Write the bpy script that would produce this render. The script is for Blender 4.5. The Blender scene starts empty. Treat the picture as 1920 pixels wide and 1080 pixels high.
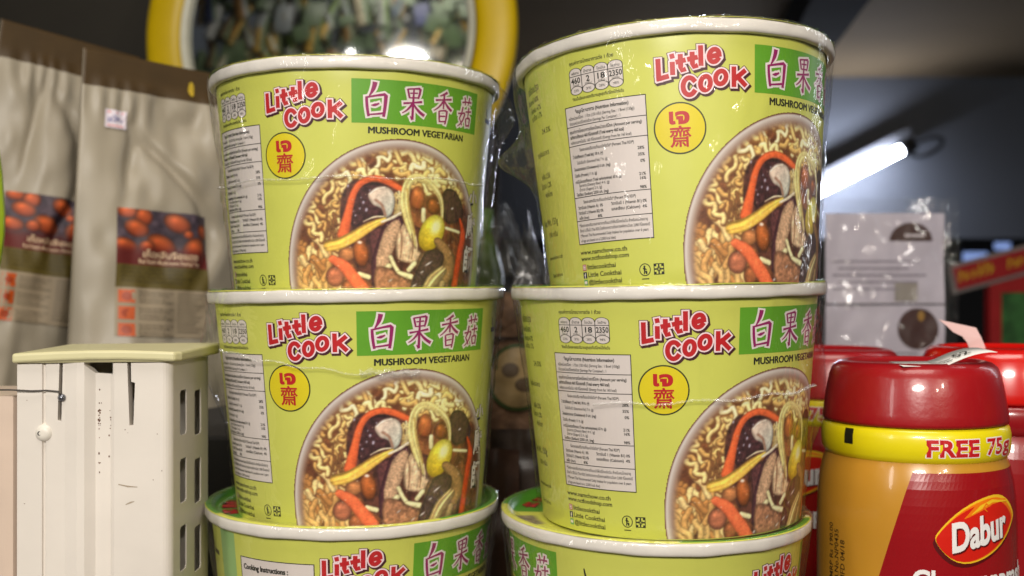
import bpy, bmesh, math, random
import numpy as np
from mathutils import Vector, Matrix
C = bpy.context
S = C.scene
COL = S.collection
PI = math.pi
R_ = math.radians
Z0 = 0.2095            # camera height above the shelf board
FPX = 2046.0           # focal length in photograph pixels

# ------------------------------------------------------------------ camera, world, light
cam = bpy.data.cameras.new('camera')
cam.sensor_width = 36.0
cam.lens = FPX / 1920 * 36
cam.clip_start = 0.01
cam.clip_end = 100
cam.dof.use_dof = True
cam.dof.focus_distance = 0.452
cam.dof.aperture_fstop = 9.5
co = bpy.data.objects.new('camera', cam)
COL.objects.link(co)
co.location = (0, 0, Z0)
co.rotation_euler = (R_(90.119), 0, 0)
S.camera = co

w = bpy.data.worlds.new('World')
S.world = w
w.use_nodes = True
w.node_tree.nodes['Background'].inputs[0].default_value = (0.85, 0.9, 1.0, 1)
w.node_tree.nodes['Background'].inputs[1].default_value = 0.05


def area_light(name, loc, target, size, power, color, size_y=None):
    l = bpy.data.lights.new(name, 'AREA')
    l.energy = power
    l.color = color
    l.size = size
    if size_y:
        l.shape = 'ELLIPSE'
        l.size_y = size_y
    o = bpy.data.objects.new(name, l)
    COL.objects.link(o)
    o.location = loc
    o.rotation_euler = (Vector(target) - Vector(loc)).to_track_quat('-Z', 'Y').to_euler()
    return o


area_light('shop_or_added_lamp', (-0.15, -0.85, Z0 + 0.52), (0.0, 0.5, Z0 - 0.05), 0.40, 15.2, (1.0, 0.94, 0.86), 0.14)
area_light('shop_or_added_lamp', (0.55, -0.55, Z0 + 0.42), (0.1, 0.5, Z0 - 0.05), 0.05, 2.0, (1.0, 0.90, 0.78))
area_light('shop_or_added_lamp', (0.40, -0.60, Z0 + 0.36), (0.1, 0.5, Z0 - 0.05), 0.03, 1.2, (1.0, 0.84, 0.68))
area_light('shop_or_added_lamp', (-0.70, -0.30, Z0 + 0.30), (0.0, 0.5, Z0 - 0.05), 0.10, 1.8, (1.0, 0.95, 0.9), 0.5)
area_light('shop_or_added_lamp', (0.62, 0.74, Z0 + 0.30), (0.0, 0.52, Z0 + 0.02), 0.04, 0.5, (0.9, 0.95, 1.0), 0.6)  # added strip lamp out of view, gives the film its cool rim glints
area_light('shop_or_added_lamp', (0.0, -0.4, Z0 + 1.9), (0.0, -1.2, Z0 + 0.3), 1.2, 36.0, (1.0, 0.92, 0.82))  # added overhead lamp out of view, brightens the goods the mirror reflects

S.view_settings.view_transform = 'Standard'
S.view_settings.look = 'None'
S.view_settings.gamma = 1
S.view_settings.exposure = 0
S.render.engine = 'CYCLES'
S.cycles.use_denoising = True
S.cycles.max_bounces = 10
S.cycles.transparent_max_bounces = 24
S.cycles.sample_clamp_indirect = 4
S.cycles.caustics_reflective = False
S.cycles.caustics_refractive = False

# ------------------------------------------------------------------ helpers


def lin(c):
    out = []
    for v in c[:3]:
        v = v / 255
        out.append(v / 12.92 if v <= 0.04045 else ((v + 0.055) / 1.055) ** 2.4)
    return tuple(out)


def nlin(a):
    a = np.clip(np.asarray(a, float), 0, 255) / 255
    return np.where(a <= 0.04045, a / 12.92, ((a + 0.055) / 1.055) ** 2.4)


MATS = {}


def mat(name, rgb, rough=0.5, spec=0.5, var=0.06, scale=40.0, bump=0.0, bscale=200.0, coat=0.0, metal=0.0,
        emit=None, estr=0.0, vcol=False):
    if name in MATS:
        return MATS[name]
    m = bpy.data.materials.new(name)
    m.use_nodes = True
    nt = m.node_tree
    b = nt.nodes['Principled BSDF']
    b.inputs['Roughness'].default_value = rough
    b.inputs['Specular IOR Level'].default_value = spec
    b.inputs['Metallic'].default_value = metal
    if coat:
        b.inputs['Coat Weight'].default_value = coat
        b.inputs['Coat Roughness'].default_value = 0.06
    if vcol:
        a = nt.nodes.new('ShaderNodeVertexColor')
        a.layer_name = 'print'
        nt.links.new(a.outputs['Color'], b.inputs['Base Color'])
    else:
        c = lin(rgb)
        tc = nt.nodes.new('ShaderNodeTexCoord')
        nz = nt.nodes.new('ShaderNodeTexNoise')
        nz.inputs['Scale'].default_value = scale
        nz.inputs['Detail'].default_value = 5
        nt.links.new(tc.outputs['Object'], nz.inputs['Vector'])
        cr = nt.nodes.new('ShaderNodeValToRGB')
        cr.color_ramp.elements[0].position = 0.3
        cr.color_ramp.elements[1].position = 0.7
        cr.color_ramp.elements[0].color = tuple(v * (1 - var) for v in c) + (1,)
        cr.color_ramp.elements[1].color = tuple(min(1, v * (1 + var)) for v in c) + (1,)
        nt.links.new(nz.outputs['Fac'], cr.inputs['Fac'])
        nt.links.new(cr.outputs['Color'], b.inputs['Base Color'])
    if bump:
        tc2 = nt.nodes.new('ShaderNodeTexCoord')
        n2 = nt.nodes.new('ShaderNodeTexNoise')
        n2.inputs['Scale'].default_value = bscale
        n2.inputs['Detail'].default_value = 4
        nt.links.new(tc2.outputs['Object'], n2.inputs['Vector'])
        bp = nt.nodes.new('ShaderNodeBump')
        bp.inputs['Strength'].default_value = bump
        bp.inputs['Distance'].default_value = 0.002
        nt.links.new(n2.outputs['Fac'], bp.inputs['Height'])
        nt.links.new(bp.outputs['Normal'], b.inputs['Normal'])
    if emit:
        b.inputs['Emission Color'].default_value = lin(emit) + (1,)
        b.inputs['Emission Strength'].default_value = estr
    MATS[name] = m
    return m


def film_mat(name, tint=(1, 1, 1), base=0.025, edge=0.35, rough=0.10, bump=0.6, bscale=60.0, haze=0.0):
    m = bpy.data.materials.new(name)
    m.use_nodes = True
    nt = m.node_tree
    nt.nodes.clear()
    out = nt.nodes.new('ShaderNodeOutputMaterial')
    tr = nt.nodes.new('ShaderNodeBsdfTransparent')
    tr.inputs[0].default_value = tint + (1,)
    gl = nt.nodes.new('ShaderNodeBsdfGlossy')
    gl.inputs['Roughness'].default_value = rough
    tc = nt.nodes.new('ShaderNodeTexCoord')
    mp = nt.nodes.new('ShaderNodeMapping')
    mp.inputs['Scale'].default_value = (1, 1, 0.45)
    nz = nt.nodes.new('ShaderNodeTexNoise')
    nz.inputs['Scale'].default_value = bscale
    nz.inputs['Detail'].default_value = 3
    nz.inputs['Distortion'].default_value = 0.8
    nt.links.new(tc.outputs['Object'], mp.inputs['Vector'])
    nt.links.new(mp.outputs['Vector'], nz.inputs['Vector'])
    bp = nt.nodes.new('ShaderNodeBump')
    bp.inputs['Strength'].default_value = bump
    bp.inputs['Distance'].default_value = 0.004
    nt.links.new(nz.outputs['Fac'], bp.inputs['Height'])
    nt.links.new(bp.outputs['Normal'], gl.inputs['Normal'])
    lw = nt.nodes.new('ShaderNodeLayerWeight')
    lw.inputs['Blend'].default_value = 0.25
    mr = nt.nodes.new('ShaderNodeMapRange')
    mr.inputs['To Min'].default_value = base
    mr.inputs['To Max'].default_value = edge
    nt.links.new(lw.outputs['Facing'], mr.inputs['Value'])
    mx = nt.nodes.new('ShaderNodeMixShader')
    nt.links.new(mr.outputs[0], mx.inputs[0])
    last = tr
    if haze:
        df = nt.nodes.new('ShaderNodeBsdfDiffuse')
        df.inputs[0].default_value = (0.8, 0.8, 0.82, 1)
        m2 = nt.nodes.new('ShaderNodeMixShader')
        m2.inputs[0].default_value = haze
        nt.links.new(tr.outputs[0], m2.inputs[1])
        nt.links.new(df.outputs[0], m2.inputs[2])
        last = m2
    nt.links.new(last.outputs[0], mx.inputs[1])
    nt.links.new(gl.outputs[0], mx.inputs[2])
    nt.links.new(mx.outputs[0], out.inputs[0])
    return m


def link(name, me, mats=None, parent=None, smooth=True):
    o = bpy.data.objects.new(name, me)
    COL.objects.link(o)
    if mats is not None:
        for mm in (mats if isinstance(mats, (list, tuple)) else [mats]):
            me.materials.append(mm)
    if smooth:
        me.polygons.foreach_set('use_smooth', [True] * len(me.polygons))
    if parent:
        o.parent = parent
    return o


def mesh(name, v, f, mi=None):
    me = bpy.data.meshes.new(name)
    me.from_pydata([tuple(map(float, p)) for p in v], [], [tuple(map(int, q)) for q in f])
    if mi is not None:
        me.polygons.foreach_set('material_index', mi)
    me.update()
    return me


def thing(name, label, cat, loc=(0, 0, 0), rot=(0, 0, 0), group=None):
    o = bpy.data.objects.new(name, None)
    o.empty_display_size = 0.02
    COL.objects.link(o)
    o.location = loc
    o.rotation_euler = rot
    tag(o, label, cat, group)
    return o


def tag(o, label, cat, group=None):
    o['label'] = label
    o['category'] = cat
    if group:
        o['group'] = group
    return o


def struct(o):
    o['kind'] = 'structure'
    return o


def at(px, py, D):
    t = R_(0.119)
    return Vector(((px - 960) / FPX * D, D, Z0 + ((540 - py) / FPX + t) * D))


def lathe_arrays(prof, n=96, wob=None):
    v, f = [], []
    m = len(prof)
    for i in range(n):
        a = 2 * PI * i / n
        for j, (r, z) in enumerate(prof):
            dr, dz = wob(a, j) if wob else (0, 0)
            v.append(((r + dr) * math.sin(a), -(r + dr) * math.cos(a), z + dz))
    for i in range(n):
        k = (i + 1) % n
        for j in range(m - 1):
            f.append((i * m + j, k * m + j, k * m + j + 1, i * m + j + 1))
    return v, f


def lathe(name, prof, mats, parent=None, n=96, wob=None):
    v, f = lathe_arrays(prof, n, wob)
    return link(name, mesh(name, v, f), mats, parent)


def box_bm(bm, x0, y0, z0, x1, y1, z1):
    r = bmesh.ops.create_cube(bm, size=1)
    bmesh.ops.scale(bm, vec=(x1 - x0, y1 - y0, z1 - z0), verts=r['verts'])
    bmesh.ops.translate(bm, vec=((x0 + x1) / 2, (y0 + y1) / 2, (z0 + z1) / 2), verts=r['verts'])
    return r['verts']


def box(name, lo, hi, m, parent=None, bev=0.0, seg=2):
    bm = bmesh.new()
    box_bm(bm, *lo, *hi)
    if bev:
        bmesh.ops.bevel(bm, geom=bm.edges[:], offset=bev, segments=seg, affect='EDGES', profile=0.5)
    me = bpy.data.meshes.new(name)
    bm.to_mesh(me)
    bm.free()
    return link(name, me, m, parent, smooth=False)


def vnoise(x, y, seed=0):
    """smooth 2-D value noise, arrays in and out, 0..1"""
    rs = np.random.RandomState(seed)
    T = rs.rand(64, 64)
    xi = np.floor(x).astype(int)
    yi = np.floor(y).astype(int)
    fx = x - xi
    fy = y - yi
    fx = fx * fx * (3 - 2 * fx)
    fy = fy * fy * (3 - 2 * fy)
    g = lambda a, b: T[a % 64, b % 64]
    return (g(xi, yi) * (1 - fx) + g(xi + 1, yi) * fx) * (1 - fy) + (g(xi, yi + 1) * (1 - fx) + g(xi + 1, yi + 1) * fx) * fy


def fbm(x, y, seed=0, o=4):
    s = 0
    a = 0.5
    for k in range(o):
        s = s + a * vnoise(x * 2 ** k + 7.3 * k, y * 2 ** k + 3.1 * k, seed + k)
        a *= 0.5
    return s / (1 - 0.5 ** o)


# ------------------------------------------------------------------ lettering
GC = {}


def glyph(text, off=0.0, res=3):
    k = (text, off, res)
    if k in GC:
        return GC[k]
    cu = bpy.data.curves.new('t', 'FONT')
    cu.body = text
    cu.size = 1
    cu.offset = off
    cu.resolution_u = res
    cu.fill_mode = 'FRONT'
    o = bpy.data.objects.new('t', cu)
    COL.objects.link(o)
    dg = C.evaluated_depsgraph_get()
    me = bpy.data.meshes.new_from_object(o.evaluated_get(dg))
    v = np.array([(p.co.x, p.co.y) for p in me.vertices]).reshape(-1, 2)
    f = [tuple(p.vertices) for p in me.polygons]
    bpy.data.objects.remove(o)
    bpy.data.curves.remove(cu)
    bpy.data.meshes.remove(me)
    GC[k] = (v, f)
    return GC[k]


class Print:
    """flat artwork in millimetres (s across, z up) gathered per material, then laid on a surface"""

    def __init__(self):
        self.v, self.f, self.m, self.n = [], [], [], 0
        self.mats = []

    def mi(self, m):
        if m not in self.mats:
            self.mats.append(m)
        return self.mats.index(m)

    def add(self, v2, f, layer, m):
        if len(v2) == 0:
            return
        v2 = np.asarray(v2, float)
        self.v.append(np.column_stack([v2, np.full(len(v2), float(layer))]))
        self.f += [tuple(i + self.n for i in q) for q in f]
        self.m += [self.mi(m)] * len(f)
        self.n += len(v2)

    def text(self, t, x, z, size, layer, m, off=0.0, align='l', width=None, slant=0.0, res=2, bold=0, bw=0.1):
        v, f = glyph(t, off, res)
        if len(v) == 0:
            return 0
        v0, _ = glyph(t, 0.0, res)
        x0, x1 = v0[:, 0].min(), v0[:, 0].max()
        sx = size if width is None else width / (x1 - x0)
        W = (x1 - x0) * sx
        ox = {'l': x, 'c': x - W / 2, 'r': x - W}[align]
        q = np.column_stack([(v[:, 0] - x0) * sx + ox, v[:, 1] * size + z])
        if slant:
            q[:, 1] += (q[:, 0] - x) * slant
        self.add(q, f, layer, m)
        for k in range(bold):
            a = 2 * PI * k / bold
            self.add(q + np.array([math.cos(a) * bw, math.sin(a) * bw * 0.6]), f, layer + 0.12 * (k + 1), m)
        return W

    def fit(self, t, bx, layer, m, off=0.0, slant=0.0, dx=0, dz=0, res=4):
        """glyphs scaled into the box (x0,z0,x1,z1)"""
        v0, _ = glyph(t, 0.0, res)
        v, f = glyph(t, off, res)
        a, b = v0.min(0), v0.max(0)
        x0, z0, x1, z1 = bx
        q = np.column_stack([(v[:, 0] - a[0]) / (b[0] - a[0]) * (x1 - x0) + x0 + dx,
                             (v[:, 1] - a[1]) / (b[1] - a[1]) * (z1 - z0) + z0 + dz])
        q[:, 1] += (q[:, 0] - (x0 + x1) / 2) * slant
        self.add(q, f, layer, m)

    def rect(self, x0, z0, x1, z1, layer, m, slant=0.0, step=2.5):
        nx = max(1, int((x1 - x0) / step))
        nz = max(1, int((z1 - z0) / (step * 2)))
        v = [(x0 + (x1 - x0) * i / nx, z0 + (z1 - z0) * j / nz + slant * (x1 - x0) * i / nx) for j in range(nz + 1) for i in range(nx + 1)]
        f = [(j * (nx + 1) + i, j * (nx + 1) + i + 1, (j + 1) * (nx + 1) + i + 1, (j + 1) * (nx + 1) + i) for j in range(nz) for i in range(nx)]
        self.add(v, f, layer, m)

    def frame(self, x0, z0, x1, z1, t, layer, m):
        self.rect(x0, z0, x1, z0 + t, layer, m)
        self.rect(x0, z1 - t, x1, z1, layer, m)
        self.rect(x0, z0 + t, x0 + t, z1 - t, layer, m)
        self.rect(x1 - t, z0 + t, x1, z1 - t, layer, m)

    def ellipse(self, cx, cz, a, b, layer, m, inner=0.0, n=64, rings=6, t0=0, t1=2 * PI):
        v, f = [], []
        full = abs(t1 - t0 - 2 * PI) < 1e-6
        nn = n if full else n + 1
        for k in range(rings + 1):
            s = inner + (1 - inner) * k / rings
            if s == 0:
                s = 0.001
            for i in range(nn):
                t = t0 + (t1 - t0) * i / n
                v.append((cx + a * s * math.cos(t), cz + b * s * math.sin(t)))
        for k in range(rings):
            for i in range(n):
                j = (i + 1) % nn
                f.append((k * nn + i, k * nn + j, (k + 1) * nn + j, (k + 1) * nn + i))
        self.add(v, f, layer, m)

    def poly(self, pts, layer, m):
        self.add(pts, [tuple(range(len(pts)))], layer, m)

    def stroke(self, pts, wid, layer, m):
        """polyline brush stroke; wid a number or one per point"""
        pts = np.asarray(pts, float)
        if np.isscalar(wid):
            wid = [wid] * len(pts)
        v, f = [], []
        for i in range(len(pts)):
            d = pts[min(i + 1, len(pts) - 1)] - pts[max(i - 1, 0)]
            if np.linalg.norm(pts[0] - pts[-1]) < 1e-6 and i in (0, len(pts) - 1):
                d = pts[1] - pts[-2]
            d = d / (np.linalg.norm(d) + 1e-9)
            nrm = np.array([-d[1], d[0]]) * wid[i] / 2
            v += [pts[i] - nrm, pts[i] + nrm]
        for i in range(len(pts) - 1):
            f.append((2 * i, 2 * i + 2, 2 * i + 3, 2 * i + 1))
        self.add(v, f, layer, m)

    def build(self, name, mapf, parent, cut=2.2, lift=0.00006):
        v = np.concatenate(self.v)
        me = mesh(name, v, self.f, self.m)
        if cut:
            bm = bmesh.new()
            bm.from_mesh(me)
            big = [f for f in bm.faces if (max(l.vert.co.x for l in f.loops) - min(l.vert.co.x for l in f.loops)) > cut * 1.2]
            if big:
                bmesh.ops.triangulate(bm, faces=[f for f in big if len(f.verts) > 4])
                x = math.floor(v[:, 0].min() / cut) * cut
                while x < v[:, 0].max():
                    x += cut
                    gf = [f for f in bm.faces if min(l.vert.co.x for l in f.loops) < x - 1e-4 and max(l.vert.co.x for l in f.loops) > x + 1e-4
                          and (max(l.vert.co.x for l in f.loops) - min(l.vert.co.x for l in f.loops)) > cut * 0.6]
                    if gf:
                        ge = {e for f in gf for e in f.edges}
                        gv = {q for f in gf for q in f.verts}
                        bmesh.ops.bisect_plane(bm, geom=list(gv) + list(ge) + gf, plane_co=(x, 0, 0), plane_no=(1, 0, 0), dist=1e-5)
            bm.to_mesh(me)
            bm.free()
        n = len(me.vertices)
        c = np.empty(n * 3)
        me.vertices.foreach_get('co', c)
        c = c.reshape(-1, 3)
        P = mapf(c[:, 0], c[:, 1], (c[:, 2] + 1) * lift)
        me.vertices.foreach_set('co', P.ravel())
        me.update()
        for mm in self.mats:
            me.materials.append(mm)
        o = bpy.data.objects.new(name, me)
        COL.objects.link(o)
        o.parent = parent
        return o


# ------------------------------------------------------------------ materials
LIME = mat('lime_paper', (207, 211, 96), 0.38, 0.5, 0.03, 30)
GREEN = mat('green_print', (98, 164, 38), 0.38)
WHITE = mat('white_print', (236, 226, 224), 0.4)
PALE = mat('pale_box_print', (222, 212, 208), 0.42, var=0.02)
BLACK = mat('black_print', (28, 30, 22), 0.45)
OLIVE = mat('dark_olive_print', (52, 58, 22), 0.45)
RED = mat('red_print', (190, 24, 32), 0.4)
MAROON = mat('maroon_print', (66, 14, 26), 0.45)
MAGENTA = mat('magenta_print', (150, 24, 98), 0.4)
YELLOW = mat('yellow_print', (226, 208, 28), 0.4)
PINKISH = mat('pale_pink_print', (246, 220, 226), 0.4)
MINT = mat('mint_print', (150, 190, 120), 0.4)
VERT = mat('photo_print', (0, 0, 0), 0.36, vcol=True)
VERTM = mat('matt_photo_print', (0, 0, 0), 0.6, vcol=True)
RIMW = mat('white_rim_paper', (222, 217, 210), 0.42, 0.4, 0.04, 60, bump=0.15, bscale=90)
WHITEP = mat('white_paperboard', (220, 216, 206), 0.6)

# ------------------------------------------------------------------ noodle cup
R, RT, RB, H = 0.0715, 0.0685, 0.0589, 0.1053
MM = 1.117             # millimetres per degree at mid height


def cup_map(s, z, off):
    ph = np.radians(s / MM)
    zz = z / 1000
    r = RB + (RT - RB) * zz / H + off
    return np.stack([r * np.sin(ph), -r * np.cos(ph), zz], 1)


# --- the printed food photograph: colours worked out per vertex on a fine grid
ML_POSE = ((-0.0738, 0.5354, -0.1048), (0.0, R_(-0.86), R_(-10.98)))


def rotm(tx, ty, rz):
    return np.array(Matrix.Rotation(tx, 3, 'X') @ Matrix.Rotation(ty, 3, 'Y') @ Matrix.Rotation(rz, 3, 'Z'))


def art_xy(ph, z):
    """artwork coordinates (the units the drawing below was measured in)"""
    phc = np.minimum(ph, 79.0)
    P = cup_map(phc * MM, z, 0) @ rotm(*ML_POSE[1]).T + np.array(ML_POSE[0])
    X = 960 + FPX * P[:, 0] / P[:, 1]
    Y = 540 - FPX * P[:, 2] / P[:, 1] + 4
    return (X - 540) * 3.374 + np.maximum(ph - 79, 0) * 7.0, (Y - 680) * 3.374


def smooth(a, b, x):
    t = np.clip((x - a) / (b - a), 0, 1)
    return t * t * (3 - 2 * t)


class Painter:
    def __init__(self, X, Y):
        self.X, self.Y = X, Y
        self.c = np.zeros((len(X), 3))

    def blend(self, idx, col, a):
        a = np.asarray(a)[:, None]
        self.c[idx] = self.c[idx] * (1 - a) + col * a

    def stroke(self, pts, wid, col, edge=0.55, hi=0.18, tex=0.0, seed=0, soft=4.0, streak=0.0):
        pts = np.asarray(pts, float)
        n = len(pts)
        wid = np.interp(np.linspace(0, 1, n), np.linspace(0, 1, len(np.atleast_1d(wid))), np.atleast_1d(wid))
        t = np.linspace(0, n - 1, (n - 1) * 10 + 1)
        # Catmull style smoothing through cubic interpolation of the points
        i = np.clip(t.astype(int), 0, n - 2)
        u = t - i
        g = lambda k: pts[np.clip(k, 0, n - 1)]
        p0, p1, p2, p3 = g(i - 1), g(i), g(i + 1), g(i + 2)
        u = u[:, None]
        q = 0.5 * (2 * p1 + (p2 - p0) * u + (2 * p0 - 5 * p1 + 4 * p2 - p3) * u ** 2 + (3 * p1 - p0 - 3 * p2 + p3) * u ** 3)
        ww = np.interp(t, np.arange(n), wid) / 2 * 1.12
        m = ww.max() + soft
        idx = np.where((self.X > q[:, 0].min() - m) & (self.X < q[:, 0].max() + m) & (self.Y > q[:, 1].min() - m) & (self.Y < q[:, 1].max() + m))[0]
        if len(idx) == 0:
            return
        dx = self.X[idx][:, None] - q[:, 0]
        dy = self.Y[idx][:, None] - q[:, 1]
        d = np.sqrt(dx * dx + dy * dy) / ww
        k = d.argmin(1)
        dm = d[np.arange(len(idx)), k]
        wk = ww[k]
        a = smooth(1 + soft / wk / 2, 1 - soft / wk / 2, dm)
        tang = np.gradient(q, axis=0)
        tl = np.hypot(tang[:, 0], tang[:, 1]) + 1e-9
        sd = (dx[np.arange(len(idx)), k] * -tang[k, 1] + dy[np.arange(len(idx)), k] * tang[k, 0]) / tl[k] / wk
        up = (dx[np.arange(len(idx)), k] * -0.4 + dy[np.arange(len(idx)), k] * -0.9) / wk
        sh = 1 - (1 - edge) * np.clip(dm, 0, 1) ** 2.2
        sh = sh + hi * np.exp(-((up - 0.35) / 0.25) ** 2)
        if tex:
            sh = sh * (1 + tex * (fbm(self.X[idx] / 9, self.Y[idx] / 9, seed) - 0.5) * 2)
        if streak:
            sh = sh * (1 + streak * (vnoise(sd * 5 + 20, t[k] * 0.25 + seed, seed) - 0.5) * 2)
        self.blend(idx, np.clip(np.array(col) * sh[:, None], 0, 255), a)

    def ell(self, cx, cy, a, b, ang, col, edge=0.45, hi=0.35, soft=0.08, tex=0.05, grad=None):
        ca, sa = math.cos(R_(ang)), math.sin(R_(ang))
        dx, dy = self.X - cx, self.Y - cy
        u = (dx * ca + dy * sa) / a
        v = (-dx * sa + dy * ca) / b
        d = np.sqrt(u * u + v * v)
        idx = np.where(d < 1 + soft)[0]
        if len(idx) == 0:
            return
        dd = d[idx]
        al = smooth(1 + soft, 1 - soft, dd)
        sh = 1 - (1 - edge) * dd ** 3
        hx = (dx[idx] / a + 0.25)
        hy = (dy[idx] / b + 0.4)
        sh = sh + hi * np.exp(-(hx ** 2 + hy ** 2) / 0.09)
        sh = sh * (1 + tex * (fbm(self.X[idx] / 12, self.Y[idx] / 12, 5) - 0.5) * 2)
        cc = np.array(col, float)[None, :].repeat(len(idx), 0)
        if grad is not None:
            g = np.clip((dy[idx] / b) * 0.5 + 0.5, 0, 1)[:, None]
            cc = cc * (1 - g) + np.array(grad, float) * g
        self.blend(idx, np.clip(cc * sh[:, None], 0, 255), al)

    def poly(self, pts, col, tex=0.25, tscale=14, seed=0, soft=6, edge=0.6, grad=None, streak=None):
        pts = np.asarray(pts, float)
        # round the outline a little
        q = []
        n = len(pts)
        for i in range(n):
            p0, p1, p2, p3 = pts[i - 1], pts[i], pts[(i + 1) % n], pts[(i + 2) % n]
            for u in np.linspace(0, 1, 6)[:-1]:
                q.append(0.5 * (2 * p1 + (p2 - p0) * u + (2 * p0 - 5 * p1 + 4 * p2 - p3) * u ** 2 + (3 * p1 - p0 - 3 * p2 + p3) * u ** 3))
        q = np.array(q)
        m = soft
        idx = np.where((self.X > q[:, 0].min() - m) & (self.X < q[:, 0].max() + m) & (self.Y > q[:, 1].min() - m) & (self.Y < q[:, 1].max() + m))[0]
        if len(idx) == 0:
            return
        x, y = self.X[idx], self.Y[idx]
        ins = np.zeros(len(idx), bool)
        dist = np.full(len(idx), 1e9)
        for i in range(len(q)):
            a, b = q[i - 1], q[i]
            c = ((a[1] > y) != (b[1] > y)) & (x < (b[0] - a[0]) * (y - a[1]) / (b[1] - a[1] + 1e-12) + a[0])
            ins ^= c
            e = b - a
            tt = np.clip(((x - a[0]) * e[0] + (y - a[1]) * e[1]) / (e @ e + 1e-9), 0, 1)
            dist = np.minimum(dist, np.hypot(x - a[0] - tt * e[0], y - a[1] - tt * e[1]))
        sd = np.where(ins, dist, -dist)
        al = smooth(-soft / 2, soft / 2, sd)
        sh = edge + (1 - edge) * smooth(0, 22, sd)
        sh = sh * (1 + tex * (fbm(x / tscale, y / tscale, seed) - 0.5) * 2)
        if streak:
            ca, sa = math.cos(R_(streak)), math.sin(R_(streak))
            sh = sh * (1 + 0.5 * (vnoise((x * -sa + y * ca) / 7, (x * ca + y * sa) / 60, seed + 3) - 0.5))
        cc = np.array(col, float)[None, :].repeat(len(idx), 0)
        if grad is not None:
            g = ((x - x.min()) / (np.ptp(x) + 1e-9) * 0.5 + (y - y.min()) / (np.ptp(y) + 1e-9) * 0.5)[:, None]
            cc = cc * (1 - g) + np.array(grad, float) * g
        self.blend(idx, np.clip(cc * sh[:, None], 0, 255), al)


def curl(rnd, cx, cy, L, A, n, ang):
    t = np.linspace(-0.5, 0.5, 5 * n + 2)
    a = R_(ang)
    x = t * L
    y = A * np.sin(t * 2 * PI * n + rnd.random() * 6)
    x = x + A * 0.3 * np.sin(t * 4 * PI * n + rnd.random() * 6)
    return np.stack([cx + x * math.cos(a) - y * math.sin(a), cy + x * math.sin(a) + y * math.cos(a)], 1)


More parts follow.
